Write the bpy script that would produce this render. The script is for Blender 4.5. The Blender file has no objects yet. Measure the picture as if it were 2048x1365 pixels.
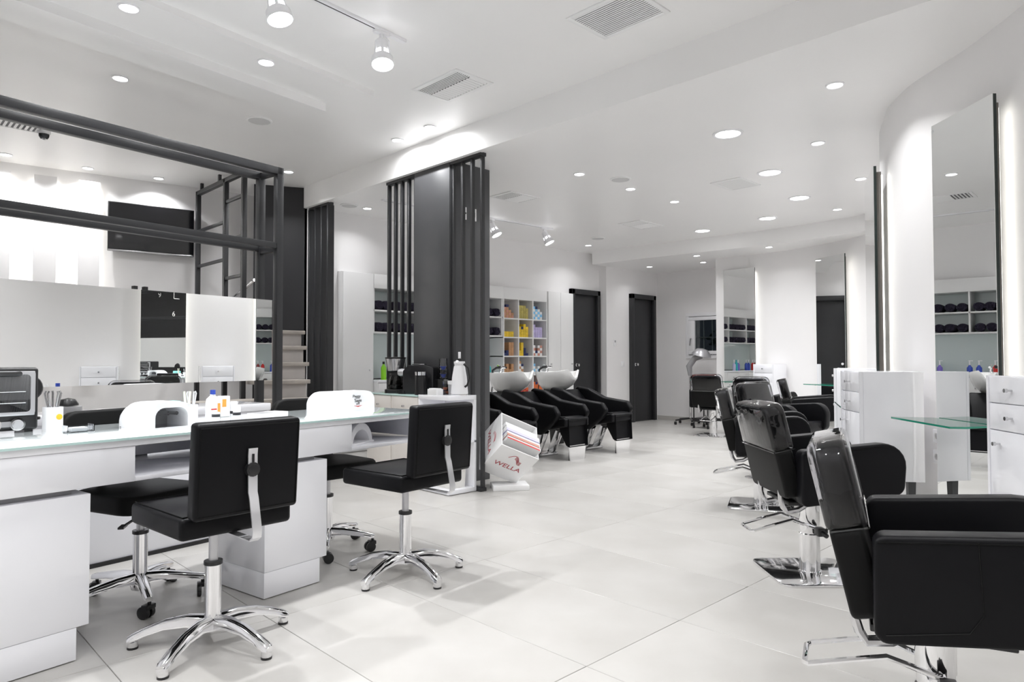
import bpy, bmesh, math, random
from mathutils import Vector, Matrix
R = math.radians
PI = math.pi
random.seed(7)
sc = bpy.context.scene
COL = sc.collection

# ------------------------------------------------------------------ camera
AZ, PITCH, ROLL, EYE = R(45.7), 0.0262, 0.0018, 1.08
hd = Vector((math.cos(AZ), math.sin(AZ), 0)); rt = Vector((math.sin(AZ), -math.cos(AZ), 0)); up = Vector((0, 0, 1))
fw = hd * math.cos(PITCH) + up * math.sin(PITCH); uu = -hd * math.sin(PITCH) + up * math.cos(PITCH)
rx = rt * math.cos(ROLL) - uu * math.sin(ROLL); ry = rt * math.sin(ROLL) + uu * math.cos(ROLL)
cam = bpy.data.cameras.new('camera'); cam.lens = 24.0; cam.sensor_width = 36.0; cam.clip_start = .02
camo = bpy.data.objects.new('camera', cam); COL.objects.link(camo)
M = Matrix((rx, ry, -fw)).transposed().to_4x4(); M.translation = Vector((0, 0, EYE)); camo.matrix_world = M
sc.camera = camo

# ------------------------------------------------------------------ world, exposure
w = bpy.data.worlds.new('night'); sc.world = w; w.use_nodes = True
w.node_tree.nodes['Background'].inputs[0].default_value = (.010, .012, .016, 1)
w.node_tree.nodes['Background'].inputs[1].default_value = 1.0
sc.view_settings.view_transform = 'Standard'; sc.view_settings.look = 'None'
sc.view_settings.gamma = 1.0; sc.view_settings.use_curve_mapping = False
sc.view_settings.exposure = 0.63
sc.cycles.use_denoising = True
sc.cycles.max_bounces = 16; sc.cycles.diffuse_bounces = 10; sc.cycles.glossy_bounces = 7
sc.cycles.transmission_bounces = 8; sc.cycles.transparent_max_bounces = 16
sc.cycles.sample_clamp_indirect = 6.0; sc.cycles.blur_glossy = .5
P_SMALL, P_BIG, P_SPOT = 4.6, 7.0, 9.0      # watts of a small downlight, a large downlight, a track spot
E_LENS, E_LED = 8.0, 4.5

# ------------------------------------------------------------------ materials
MATS = {}
def mat(name, col, rough=.5, metal=0., coat=0., noise=None, bump=None, emit=0., objrand=0., spec=.5, ramp=None):
    m = bpy.data.materials.new(name); m.use_nodes = True; nt = m.node_tree; b = nt.nodes['Principled BSDF']
    b.inputs['Base Color'].default_value = (*col, 1); b.inputs['Roughness'].default_value = rough
    b.inputs['Metallic'].default_value = metal; b.inputs['Coat Weight'].default_value = coat
    b.inputs['Coat Roughness'].default_value = .05; b.inputs['Specular IOR Level'].default_value = spec
    tc = nt.nodes.new('ShaderNodeTexCoord')
    if emit:
        b.inputs['Emission Color'].default_value = (*col, 1); b.inputs['Emission Strength'].default_value = emit
    src = None
    if noise:
        n = nt.nodes.new('ShaderNodeTexNoise'); n.inputs['Scale'].default_value = noise[0]; n.inputs['Detail'].default_value = 6
        nt.links.new(tc.outputs['Object'], n.inputs['Vector'])
        r = nt.nodes.new('ShaderNodeValToRGB')
        a = noise[1]; c2 = ramp if ramp else tuple(max(0, c * (1 - a)) for c in col)
        r.color_ramp.elements[0].position = .3; r.color_ramp.elements[1].position = .7
        r.color_ramp.elements[0].color = (*c2, 1); r.color_ramp.elements[1].color = (*col, 1)
        nt.links.new(n.outputs['Fac'], r.inputs['Fac']); src = r.outputs['Color']
        nt.links.new(src, b.inputs['Base Color'])
    if objrand:
        oi = nt.nodes.new('ShaderNodeObjectInfo'); h = nt.nodes.new('ShaderNodeHueSaturation')
        mr = nt.nodes.new('ShaderNodeMapRange'); mr.inputs['To Min'].default_value = 1 - objrand; mr.inputs['To Max'].default_value = 1 + objrand
        nt.links.new(oi.outputs['Random'], mr.inputs['Value']); nt.links.new(mr.outputs['Result'], h.inputs['Value'])
        if src: nt.links.new(src, h.inputs['Color'])
        else: h.inputs['Color'].default_value = (*col, 1)
        nt.links.new(h.outputs['Color'], b.inputs['Base Color'])
    if bump:
        n = nt.nodes.new('ShaderNodeTexNoise'); n.inputs['Scale'].default_value = bump[0]; n.inputs['Detail'].default_value = 3
        nt.links.new(tc.outputs['Object'], n.inputs['Vector'])
        bp = nt.nodes.new('ShaderNodeBump'); bp.inputs['Strength'].default_value = bump[1]; bp.inputs['Distance'].default_value = .01
        nt.links.new(n.outputs['Fac'], bp.inputs['Height']); nt.links.new(bp.outputs['Normal'], b.inputs['Normal'])
    MATS[name] = m
    return m
def glassy(name, tint, rough=0., bump=None, ior=1.5, gloss=1.0):
    """thin clear sheet: lets light through, reflects by its own Fresnel term"""
    m = bpy.data.materials.new(name); m.use_nodes = True; nt = m.node_tree; nt.nodes.clear()
    o = nt.nodes.new('ShaderNodeOutputMaterial'); mx = nt.nodes.new('ShaderNodeMixShader')
    t = nt.nodes.new('ShaderNodeBsdfTransparent'); g = nt.nodes.new('ShaderNodeBsdfGlossy'); f = nt.nodes.new('ShaderNodeFresnel')
    t.inputs[0].default_value = (*tint, 1); g.inputs['Roughness'].default_value = rough; f.inputs['IOR'].default_value = ior
    g.inputs['Color'].default_value = (gloss, gloss, gloss, 1)
    if bump:
        tc = nt.nodes.new('ShaderNodeTexCoord')
        n = nt.nodes.new('ShaderNodeTexNoise'); n.inputs['Scale'].default_value = bump[0]; n.inputs['Detail'].default_value = 2
        bp = nt.nodes.new('ShaderNodeBump'); bp.inputs['Strength'].default_value = bump[1]; bp.inputs['Distance'].default_value = .02
        nt.links.new(tc.outputs['Object'], n.inputs['Vector']); nt.links.new(n.outputs['Fac'], bp.inputs['Height'])
        nt.links.new(bp.outputs['Normal'], g.inputs['Normal']); nt.links.new(bp.outputs['Normal'], f.inputs['Normal'])
    nt.links.new(f.outputs[0], mx.inputs[0]); nt.links.new(t.outputs[0], mx.inputs[1]); nt.links.new(g.outputs[0], mx.inputs[2])
    nt.links.new(mx.outputs[0], o.inputs[0]); MATS[name] = m
    return m
mat('wall', (.86, .85, .85), .55, noise=(3, .02), bump=(180, .03))
mat('ceil', (.91, .905, .90), .36, noise=(2, .015))
mat('tile', (.51, .498, .479), .32, noise=(2.3, .1), objrand=.05, bump=(30, .02), ramp=(.44, .427, .405))
mat('grout', (.50, .485, .46), .8)
mat('charcoal', (.060, .061, .065), .42, noise=(6, .12))
mat('frame_black', (.024, .0245, .027), .42, noise=(6, .12))
mat('charcoal_wall', (.022, .022, .025), .5, noise=(4, .1))
mat('leather', (.006, .006, .007), .38, bump=(200, .02), spec=.13)
mat('leather_matte', (.006, .006, .006), .5, spec=.13)
mat('black_plastic', (.012, .012, .013), .3)
mat('chrome', (.86, .86, .87), .07, 1.)
mat('steel', (.62, .62, .63), .22, 1.)
mat('silverpaint', (.62, .62, .64), .35, .6)
mat('white_gloss', (.89, .895, .93), .13, coat=.5)
mat('bracket', (.80, .80, .82), .3, .75)
mat('white_matte', (.86, .86, .86), .4)
mat('white_plastic', (.88, .88, .90), .28)
mat('cabinet_white', (.82, .82, .82), .28)
mat('cream_drawer', (.78, .74, .70), .35)
mat('porcelain', (.88, .88, .87), .08, coat=.6)
mat('mirror', (.90, .91, .905), .0, 1.)
mat('mirror_edge', (.02, .03, .028), .2)
mat('mirror_back', (.16, .145, .13), .6)
mat('led', (1., .985, .93), .5, emit=E_LED)
mat('led_mirror', (1., .985, .93), .5, emit=E_LED * 1.1)
mat('lens', (1., 1., 1.), .5, emit=E_LENS)
mat('screen', (.004, .004, .005), .06, coat=.5)
mat('glass_edge', (.02, .26, .17), .12, coat=.6)
mat('glass_edge_pale', (.55, .75, .72), .12, coat=.6)
mat('desk_glass', (.80, .86, .87), .06, coat=.6)
mat('towel', (.030, .024, .052), .95, noise=(60, .5), bump=(120, .8))
mat('stone', (.46, .42, .38), .5, noise=(8, .25))
mat('riser', (.50, .47, .45), .55, noise=(5, .15))
mat('splash', (.62, .70, .69), .12, coat=.3)
mat('red', (.55, .015, .012), .4)
mat('logo_red', (.42, .03, .045), .5)
mat('ink', (.02, .02, .025), .5)
mat('espresso', (.02, .02, .022), .25)
mat('greyplastic', (.35, .35, .36), .3)
mat('louver', (.86, .86, .86), .5)
mat('vent_dark', (.12, .12, .125), .7)
mat('speaker_cloth', (.62, .62, .62), .8)
mat('teal', (.03, .42, .45), .3); mat('green', (.24, .60, .02), .3); mat('blue', (.03, .07, .42), .3)
mat('purple', (.20, .14, .55), .3); mat('aqua', (.30, .74, .70), .4); mat('cream', (.85, .84, .70), .4)
mat('orange', (.85, .35, .06), .5); mat('darkred', (.22, .012, .012), .4); mat('lavender', (.62, .60, .82), .35)
mat('basket', (.84, .83, .80), .8, bump=(90, .8))
mat('foliage', (.02, .05, .03), .8)
glassy('clear', (.93, .97, .96)); glassy('acrylic', (.96, .97, .98)); glassy('dark_glass', (.25, .26, .27)); glassy('pane', (.72, .76, .75))
glassy('cover', (.90, .90, .92), .02, bump=(16, .10), ior=1.5)
glassy('carafe', (.5, .5, .5))
for n_, c_ in dict(box_tan=(.50, .27, .13), box_yellow=(.80, .55, .03), box_olive=(.45, .38, .10), box_navy=(.015, .025, .11), box_blue=(.22, .55, .85),
                   box_lilac=(.50, .44, .70), box_orange=(.62, .13, .03), box_red=(.40, .015, .02), box_white=(.80, .80, .80), box_pink=(.55, .26, .20)).items():
    mat(n_, c_, .5, objrand=.12)

# ------------------------------------------------------------------ mesh builder
def rpoly(pts, rad, seg=5):
    """polygon with rounded corners; rad a number or one per corner"""
    out = []; n = len(pts)
    for i in range(n):
        p = Vector(pts[i]); a = Vector(pts[i - 1]) - p; b = Vector(pts[(i + 1) % n]) - p
        r = rad[i] if isinstance(rad, (list, tuple)) else rad
        if r <= 0: out.append(tuple(p)); continue
        al, bl = a.length, b.length; a.normalize(); b.normalize()
        ang = a.angle(b); t = min(r / math.tan(ang / 2), al * .49, bl * .49); rr = t * math.tan(ang / 2)
        bis = (a + b).normalized(); c = p + bis * (rr / math.sin(ang / 2))
        p0 = p + a * t - c; p1 = p + b * t - c
        a0 = math.atan2(p0.y, p0.x); a1 = math.atan2(p1.y, p1.x); d = (a1 - a0 + PI) % (2 * PI) - PI
        for k in range(seg + 1):
            q = a0 + d * k / seg; out.append((c.x + rr * math.cos(q), c.y + rr * math.sin(q)))
    return out
class MB:
    def __init__(s): s.v = []; s.f = []; s.m = []; s.cm = 0
    def add(s, v, f):
        o = len(s.v); s.v += [tuple(p) for p in v]; s.f += [tuple(i + o for i in q) for q in f]; s.m += [s.cm] * len(f); return s
    def mi(s, i): s.cm = i; return s
    def box(s, x0, x1, y0, y1, z0, z1):
        v = [(x, y, z) for z in (z0, z1) for y in (y0, y1) for x in (x0, x1)]
        return s.add(v, [(0, 2, 3, 1), (4, 5, 7, 6), (0, 1, 5, 4), (2, 6, 7, 3), (0, 4, 6, 2), (1, 3, 7, 5)])
    def bx(s, c, d, rot=None):
        v = [Vector((x * d[0] / 2, y * d[1] / 2, z * d[2] / 2)) for z in (-1, 1) for y in (-1, 1) for x in (-1, 1)]
        if rot is not None: v = [rot @ p for p in v]
        v = [p + Vector(c) for p in v]
        return s.add(v, [(0, 2, 3, 1), (4, 5, 7, 6), (0, 1, 5, 4), (2, 6, 7, 3), (0, 4, 6, 2), (1, 3, 7, 5)])
    def prism(s, poly, a, b, axis='z', cap=True):
        n = len(poly)
        def P(p, h): return {'z': (p[0], p[1], h), 'x': (h, p[0], p[1]), 'y': (p[0], h, p[1])}[axis]
        v = [P(p, a) for p in poly] + [P(p, b) for p in poly]
        f = [(i, (i + 1) % n, n + (i + 1) % n, n + i) for i in range(n)]
        if cap: f += [tuple(range(n))[::-1], tuple(range(n, 2 * n))]
        return s.add(v, f)
    def loft(s, rings, closed=True, cap=True):
        n = len(rings[0]); v = [p for r in rings for p in r]; f = []
        for k in range(len(rings) - 1):
            for i in range(n if closed else n - 1):
                j = (i + 1) % n; f.append((k * n + i, k * n + j, (k + 1) * n + j, (k + 1) * n + i))
        if cap and closed: f += [tuple(range(n))[::-1], tuple(range((len(rings) - 1) * n, len(rings) * n))]
        return s.add(v, f)
    def lathe(s, prof, n=20, c=(0, 0, 0), cap=True):
        rings = [[(c[0] + r * math.cos(2 * PI * i / n), c[1] + r * math.sin(2 * PI * i / n), c[2] + z) for i in range(n)] for r, z in prof]
        return s.loft(rings, True, cap)
    def cyl(s, p0, p1, r0, r1=None, n=14):
        r1 = r0 if r1 is None else r1; p0 = Vector(p0); p1 = Vector(p1); d = (p1 - p0).normalized()
        a = d.orthogonal().normalized(); b = d.cross(a)
        ring = lambda p, r: [p + a * (r * math.cos(2 * PI * i / n)) + b * (r * math.sin(2 * PI * i / n)) for i in range(n)]
        return s.loft([ring(p0, r0), ring(p1, r1)])
    def tube(s, pts, r, n=8, closed=False):
        pts = [Vector(p) for p in pts]; m = len(pts); rings = []; prev = None
        for i in range(m):
            if closed: t = (pts[(i + 1) % m] - pts[i - 1]).normalized()
            else: t = (pts[min(i + 1, m - 1)] - pts[max(i - 1, 0)]).normalized()
            a = t.orthogonal().normalized() if prev is None else (prev - t * prev.dot(t)).normalized()
            prev = a; b = t.cross(a); rr = r[i] if isinstance(r, (list, tuple)) else r
            rings.append([pts[i] + a * (rr * math.cos(2 * PI * k / n)) + b * (rr * math.sin(2 * PI * k / n)) for k in range(n)])
        if closed: return s.loft(rings + [rings[0]], True, False)
        return s.loft(rings)
    def strip(s, pts, wid, th, axis):
        """flat bar of width wid (along axis) and thickness th following pts"""
        pts = [Vector(p) for p in pts]; ax = Vector(axis).normalized(); rings = []
        for i in range(len(pts)):
            t = (pts[min(i + 1, len(pts) - 1)] - pts[max(i - 1, 0)]).normalized(); n_ = t.cross(ax).normalized()
            rings.append([pts[i] + ax * (wid / 2) + n_ * (th / 2), pts[i] - ax * (wid / 2) + n_ * (th / 2), pts[i] - ax * (wid / 2) - n_ * (th / 2), pts[i] + ax * (wid / 2) - n_ * (th / 2)])
        return s.loft(rings)
    def xf(s, M):
        s.v = [tuple(M @ Vector(p)) for p in s.v]; return s
    def mesh(s, name, mats, bevel=0, seg=2, smooth=38):
        me = bpy.data.meshes.new(name); me.from_pydata(s.v, [], s.f); me.update()
        mats = mats if isinstance(mats, (list, tuple)) else [mats]
        for m in mats: me.materials.append(MATS[m])
        for p, i in zip(me.polygons, s.m): p.material_index = i
        bm = bmesh.new(); bm.from_mesh(me); bmesh.ops.recalc_face_normals(bm, faces=bm.faces)
        if bevel:
            es = [e for e in bm.edges if len(e.link_faces) == 2 and e.calc_face_angle(0) > R(32)]
            bmesh.ops.bevel(bm, geom=es, offset=bevel, segments=seg, profile=.5, affect='EDGES', clamp_overlap=True)
        bm.to_mesh(me); bm.free()
        if smooth:
            me.polygons.foreach_set('use_smooth', [True] * len(me.polygons)); me.set_sharp_from_angle(angle=R(smooth))
        return me
    def build(s, name, mats, parent=None, bevel=0, seg=2, smooth=38, loc=None, rotz=0):
        return link(name, s.mesh(name, mats, bevel, seg, smooth), parent, loc, rotz)
def link(name, me, parent=None, loc=None, rotz=0):
    o = bpy.data.objects.new(name, me); COL.objects.link(o)
    if parent is not None: o.parent = parent
    if loc is not None: o.location = loc
    if rotz: o.rotation_euler = (0, 0, rotz)
    return o
def tag(o, label=None, cat=None, group=None, kind=None):
    for k, v_ in (('label', label), ('category', cat), ('group', group), ('kind', kind)):
        if v_: o[k] = v_
    return o
def thing(name, label, cat, loc=(0, 0, 0), rotz=0, group=None):
    o = bpy.data.objects.new(name, None); COL.objects.link(o); o.empty_display_size = .05
    o.location = loc; o.rotation_euler = (0, 0, rotz); return tag(o, label, cat, group)
def struct(name, mb, m, label=None, parent=None, bevel=0, smooth=38):
    o = mb.build(name, m, parent, bevel, 2, smooth)
    if parent is None: o['kind'] = 'structure'
    if label: o['label'] = label
    return o
def dup(o, parent=None, loc=None, rotz=None, label=None, group=None):
    c = o.copy(); COL.objects.link(c); c.parent = parent
    if loc is not None: c.location = loc
    if rotz is not None: c.rotation_euler = (0, 0, rotz)
    if label: c['label'] = label
    if group: c['group'] = group
    for ch in o.children: dup(ch, c)
    return c
def lamp(parent, power, size=.08, spread=150, loc=(0, 0, -.02), col=(.98, .985, 1), rot=(0, 0, 0)):
    l = bpy.data.lights.new('bulb', 'AREA'); l.shape = 'DISK'; l.size = size; l.energy = power; l.spread = R(spread); l.color = col
    o = bpy.data.objects.new('bulb', l); COL.objects.link(o); o.parent = parent; o.location = loc; o.rotation_euler = rot; return o
def text(name, s, size, m, parent, Mx, align='CENTER', extrude=.0006):
    c = bpy.data.curves.new(name, 'FONT'); c.body = s; c.size = size; c.extrude = extrude; c.align_x = align
    t = bpy.data.objects.new(name, c); COL.objects.link(t)
    dg = bpy.context.evaluated_depsgraph_get(); me = bpy.data.meshes.new_from_object(t.evaluated_get(dg))
    bpy.data.objects.remove(t); me.materials.clear(); me.materials.append(MATS[m])
    o = link(name, me, parent); o.matrix_local = Mx; return o
def frame_M(o, x, y, z=None):
    x = Vector(x).normalized(); y = Vector(y); y = (y - x * y.dot(x)).normalized(); z = x.cross(y)
    m = Matrix((x, y, z)).transposed().to_4x4(); m.translation = Vector(o); return m

PHI = math.atan2(.16384, .98649)                       # the manicure bay is turned by this angle
D1 = Vector((math.cos(PHI), math.sin(PHI), 0)); D2 = Vector((-math.sin(PHI), math.cos(PHI), 0))
def duv(u, v, z=0): p = D1 * u + D2 * v; return (p.x, p.y, z)
ZU, ZL, ZB = 3.02, 2.80, 2.60                          # upper ceiling, lower ceiling, bulkhead underside

# ------------------------------------------------------------------ setting: floor
fl = struct('floor', MB().box(-2.1, 10.6, -3.1, 8.8, -.08, -.012), 'grout', 'pale stone tile floor of the whole salon')
tm = MB().box(-.2991, .2991, -.5991, .5991, -.011, 0).mesh('floor_tile', 'tile', .0015, 1)
for i in range(-8, 14):
    for j in range(-4, 6):
        cx, cy = 2.78 + .6 * i, 2.155 + 1.2 * j
        if cx < -2.4 or cx > 10.7 or cy < -3.3 or cy > 9: continue
        if cy < .15 * cx - .6 and cx > 3.6: continue                    # beyond the curved wall
        if cx > 6.2 and cy < 1.2: continue
        if cy > 7.6 and cx > 3.9: continue
        link('floor_tile', tm, fl, (cx, cy, 0))

# ------------------------------------------------------------------ setting: walls
CURVE = [(9.46, 5.25), (9.475, 4.9), (9.49, 4.5), (9.43, 4.0), (9.29, 3.58), (9.06, 3.12), (8.72, 2.68), (8.2, 2.33), (7.5, 2.09), (6.8, 1.96),
         (6.2, 1.87), (5.7, 1.765), (5.28, 1.60), (5.08, 1.51), (4.79, 1.31), (4.60, 1.11), (4.43, .92), (4.23, .74), (4.02, .56), (3.7, .29), (3.36, -.08),
         (3.06, -.6), (2.86, -1.2), (2.75, -2.0), (2.7, -3.1)]
def catmull(P, k=5):
    P = [Vector(p) for p in P]; out = []
    for i in range(len(P) - 1):
        a, b, c, d = P[max(i - 1, 0)], P[i], P[i + 1], P[min(i + 2, len(P) - 1)]
        for q in range(k):
            t = q / k
            out.append(.5 * ((2 * b) + (c - a) * t + (2 * a - 5 * b + 4 * c - d) * t * t + (3 * b - a - 3 * c + d) * t ** 3))
    return out + [P[-1]]
cc = catmull(CURVE)
outer = []
for i, p in enumerate(cc):
    t = (cc[min(i + 1, len(cc) - 1)] - cc[max(i - 1, 0)]).normalized(); outer.append(p + Vector((-t.y, t.x)) * .14)
mb = MB(); n_ = len(cc)
rings = [[(p.x, p.y, 0), (p.x, p.y, ZL), (q.x, q.y, ZL), (q.x, q.y, 0)] for p, q in zip(cc, outer)]
mb.loft(rings)
struct('wall_right', mb, 'wall', 'long curved pale wall behind the styling mirrors', smooth=60)
def wallpoint(x):                                                          # nearest curve data at index position
    return cc[x]
struct('wall_back', MB().box(3.69, 4.078, 7.08, 7.2, 0, 2.105).box(8.145, 8.95, 7.08, 7.2, 0, 2.105).box(3.69, 8.95, 7.08, 7.2, 2.105, ZL).box(3.69, 8.95, 7.36, 7.46, 0, 2.2), 'wall', 'pale wall above the towel and colour cabinets')
struct('wall_pier', MB().box(8.93, 10.52, 6.93, 7.2, 0, ZL), 'wall', 'pale wall around the far charcoal door')
mb = MB(); mb.box(10.4, 10.52, 5.2, 6.93, 0, 1.14).box(10.4, 10.52, 5.2, 6.93, 1.80, ZL).box(10.4, 10.52, 6.28, 6.93, 1.14, 1.80).box(10.4, 10.52, 5.2, 5.36, 1.14, 1.80)
struct('wall_far', mb, 'wall', 'far pale wall with the small barred window')
struct('wall_return', MB().box(9.5, 10.5, 5.1, 5.25, 0, ZL), 'wall')
struct('baseboard_far', MB().box(10.385, 10.4, 5.25, 6.93, 0, .07), 'grout')
# television wall, turned a little
tvd = Vector((1.8, -.26, 0)).normalized(); tvn = Vector((tvd.y, -tvd.x, 0)); TV0 = Vector((1.05, 8.23, 0)); TVA = math.atan2(tvd.y, tvd.x)
Mt = Matrix.Translation(TV0) @ Matrix.Rotation(TVA, 4, 'Z')
struct('wall_television', MB().box(-3.2, 3.0, 0, .12, 0, ZU).xf(Mt), 'wall', 'pale wall carrying the television and light panels')
struct('wall_stair', MB().box(3.69, 3.80, 7.07, 8.3, 0, ZU), 'wall')
struct('wall_left', MB().box(-2.12, -2.0, -3.1, 4.2, 0, ZU).box(-2.12, -2.0, 7.4, 8.9, 0, ZU).box(-2.12, -2.0, 4.2, 7.4, 0, .3), 'wall')
struct('trim_7', MB().box(-2.10, -1.995, 4.2, 7.4, .3, ZU), 'charcoal_wall', 'charcoal wall field behind the clock')
# shop front behind the camera
mb = MB().box(-2.1, 2.9, -3.12, -3.0, 0, .55).box(-2.1, 2.9, -3.12, -3.0, 2.2, ZU)
for x in (-2.0, -.7, .4, 1.7, 2.7): mb.box(x - .22, x + .22, -3.12, -3.0, .55, 2.2)
struct('wall_front', mb, 'wall')
struct('window_2', MB().box(-2.0, 2.75, -3.07, -3.06, .55, 2.2), 'screen')
# ceilings
mb = MB(); mb.box(-2.1, 3.69, -3.1, 8.9, ZU, ZU + .08); struct('ceiling', mb, 'ceil', 'upper white ceiling over the manicure bay')
mb = MB(); mb.prism([(3.69, -3.1), (10.5, -3.1), (10.5, 7.2), (3.69, 7.2)], ZL, ZL + .3)
struct('ceiling_lower', mb, 'ceil', 'lower white ceiling over the styling floor')['label'] = 'lower white ceiling over the styling floor'
# long soffit beam, front face of the lower ceiling
struct('trim_1', MB().box(3.66, 3.72, -3.1, 7.1, ZL - .02, ZU), 'ceil', 'long white soffit face between the two ceiling levels')
# bulkhead along the curved wall
bp_ = [(8.58, 6.94), (8.64, 5.9), (8.72, 5.1), (8.78, 4.36), (8.79, 3.7), (8.72, 3.05), (8.5, 2.62), (8.1, 2.28), (7.9, 2.0), (9.7, 2.0), (10.45, 5.0), (10.45, 6.94)]
bc = catmull(bp_[:9], 4)
struct('trim_2', MB().prism([tuple(p) for p in bc] + bp_[9:], ZB, ZL), 'ceil', 'white bulkhead dropping down at the far end', smooth=30)
# two shallow bands on the upper ceiling, parallel to the desk
mb = MB()
mb.box(-.6, 3.3, 4.17, 4.46, -.06, 0); o = struct('trim_3', mb, 'ceil', 'shallow dropped band across the upper ceiling'); o.location = (0, 0, ZU); o.rotation_euler = (0, 0, PHI)
mb = MB().box(-.4, 3.35, 3.69, 4.03, -.04, 0); o = struct('trim_4', mb, 'ceil', 'shallow dropped band holding downlights'); o.location = (0, 0, ZU); o.rotation_euler = (0, 0, PHI)
# charcoal pillar and stair slab
struct('trim_5', MB().box(3.70, 4.17, 4.56, 5.07, 0, ZL), 'charcoal', 'charcoal pillar between two slatted screens', bevel=.004)
def slab():
    a = Vector((3.2, 7.36)); b = Vector((3.70, 7.13)); d = (b - a).normalized(); n = Vector((-d.y, d.x)) * .12
    return MB().prism([tuple(a), tuple(b), tuple(b + n), tuple(a + n)], 0.6, ZU)
struct('trim_6', slab(), 'charcoal_wall', 'tall charcoal slab closing the staircase')

# doors and window
def door(name, x0, x1, y, label):
    o = tag(MB().box(x0, x1, y - .004, y + .02, 0, 2.19).build(name, 'charcoal'), label, None, None, 'structure')
    f = MB().box(x0, x0 + .07, y - .07, y, 0, 2.19).box(x1 - .07, x1, y - .07, y, 0, 2.19).box(x0, x1, y - .07, y, 2.11, 2.19)
    f.build('door_frame', 'frame_black', o, .004); MB().box(x0 + .085, x1 - .085, y - .02, y - .004, .01, 2.10).build('door_leaf', 'frame_black', o, .003)
    h = MB().cyl((x0 + .15, y - .02, .98), (x0 + .15, y - .065, .98), .012).lathe([(.0, .0)], 3)
    h = MB().cyl((x0 + .15, y - .018, .98), (x0 + .15, y - .024, .98), .026).cyl((x0 + .15, y - .02, .98), (x0 + .15, y - .06, .98), .011).cyl((x0 + .15, y - .05, .98), (x0 + .15, y - .075, .98), .026, .022)
    h.build('door_knob', 'chrome', o)
    return o
door('door_1', 8.17, 8.88, 7.08, 'charcoal door beside the colour carton shelves')
door('door_2', 9.55, 10.27, 6.93, 'charcoal door next to the far corner')
wn = tag(MB().box(10.38, 10.44, 5.30, 6.34, 1.08, 1.14).box(10.38, 10.44, 5.30, 6.34, 1.80, 1.86).box(10.38, 10.44, 6.28, 6.34, 1.14, 1.80).box(10.38, 10.44, 5.30, 5.36, 1.14, 1.80)
         .build('window_1', 'white_plastic', None, .004), 'small white framed window with security bars at night', None, None, 'structure')
MB().box(10.36, 10.42, 5.40, 6.28, 1.15, 1.21).box(10.36, 10.42, 5.40, 6.28, 1.73, 1.79).box(10.36, 10.42, 6.16, 6.28, 1.21, 1.73).box(10.36, 10.42, 5.36, 5.46, 1.15, 1.79).build('sash', 'white_plastic', wn, .004)
MB().box(10.395, 10.40, 5.45, 6.17, 1.20, 1.74).build('window_pane', 'pane', wn)
MB().cyl((10.36, 6.22, 1.42), (10.33, 6.22, 1.42), .010).tube([(10.335, 6.22, 1.42), (10.33, 6.225, 1.36), (10.335, 6.235, 1.30)], .009).build('window_handle', 'steel', wn)
bm_ = MB().cyl((10.50, 0, 1.10), (10.50, 0, 1.84), .009, n=8).mesh('window_bar', 'silverpaint')
for y in (6.06, 5.90, 5.74, 5.58, 5.44): link('window_bar', bm_, wn, (0, y, 0))
MB().cyl((10.50, 5.36, 1.44), (10.50, 6.28, 1.44), .008, n=8).build('window_bar', 'silverpaint', wn)
mb = MB()
for k in range(60):
    a, b, c = 5.9 + random.gauss(0, .22), 1.35 + random.gauss(0, .14), random.uniform(0, .25)
    mb.bx((10.75 + c, a, b), (.09, .06, .004), Matrix.Rotation(random.uniform(0, 6), 3, 'Z') @ Matrix.Rotation(random.uniform(-1, 1), 3, 'X'))
mb.tube([(10.85, 5.9, -.05), (10.83, 5.92, .7), (10.85, 5.9, 1.4)], .02, 6)
tag(mb.build('shrub', 'foliage'), 'dim leafy shrub outside the barred window', 'shrub', None, 'stuff')

# ------------------------------------------------------------------ ceiling fixtures
def make_downlight(r, name, label, group, power, size, spread=130):
    t = thing(name, label, 'downlight', (0, 0, 0), 0, group)
    n = 28
    MB().lathe([(r, 0), (r, -.006), (r * .86, -.009), (r * .80, -.006), (r * .78, .0)], n, cap=False).build('trim_ring', 'white_plastic', t)
    MB().lathe([(r * .80, -.004), (r * .5, -.005), (.001, -.005)], n, cap=False).build('lens', 'lens', t)
    lamp(t, power, size, spread, (0, 0, -.014))
    return t
G_UP = 'small downlights in the upper ceiling'; G_LOW = 'small downlights in the lower ceiling'; G_BIG = 'large downlights over the styling floor'
G_BULK = 'small downlights under the far bulkhead'
small = None
def put_small(pts, z, label, group, power=None, spread=130):
    global small
    for x, y in pts:
        if power is not None:
            o = make_downlight(.055, 'downlight', label, group, power, .085, spread); o.location = (x, y, z)
        elif small is None:
            small = make_downlight(.055, 'downlight', label, group, P_SMALL, .085); small.location = (x, y, z)
        else: dup(small, None, (x, y, z), 0, label, group)
put_small([(3.24, 6.62)], ZU, 'small glowing downlight above the corner of the charcoal mirror frame', None)
put_small([(3.46, 4.99), (3.46, 4.52)], ZU, 'small glowing downlight close against the white soffit by the pillar', G_UP + ' by the soffit', P_SMALL, 170)
put_small([(1.06, 4.04)], ZU - .04, 'small glowing downlight in the ceiling band, cut by the top picture edge', G_UP + ' in the band')
put_small([(1.89, 4.18)], ZU - .04, 'small glowing downlight in the ceiling band beside the track spotlights', G_UP + ' in the band')
put_small([(1.32, 5.21)], ZU, 'small glowing downlight alone on the ceiling before the charcoal frame', None)
put_small([(1.93, 6.87)], ZU, 'small glowing downlight seen between the double top bars of the frame', None)
put_small([(1.05, 7.91), (1.72, 7.90), (2.36, 7.82)], ZU, 'small glowing downlight in the row above the television wall', G_UP + ' above the television wall')
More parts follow.
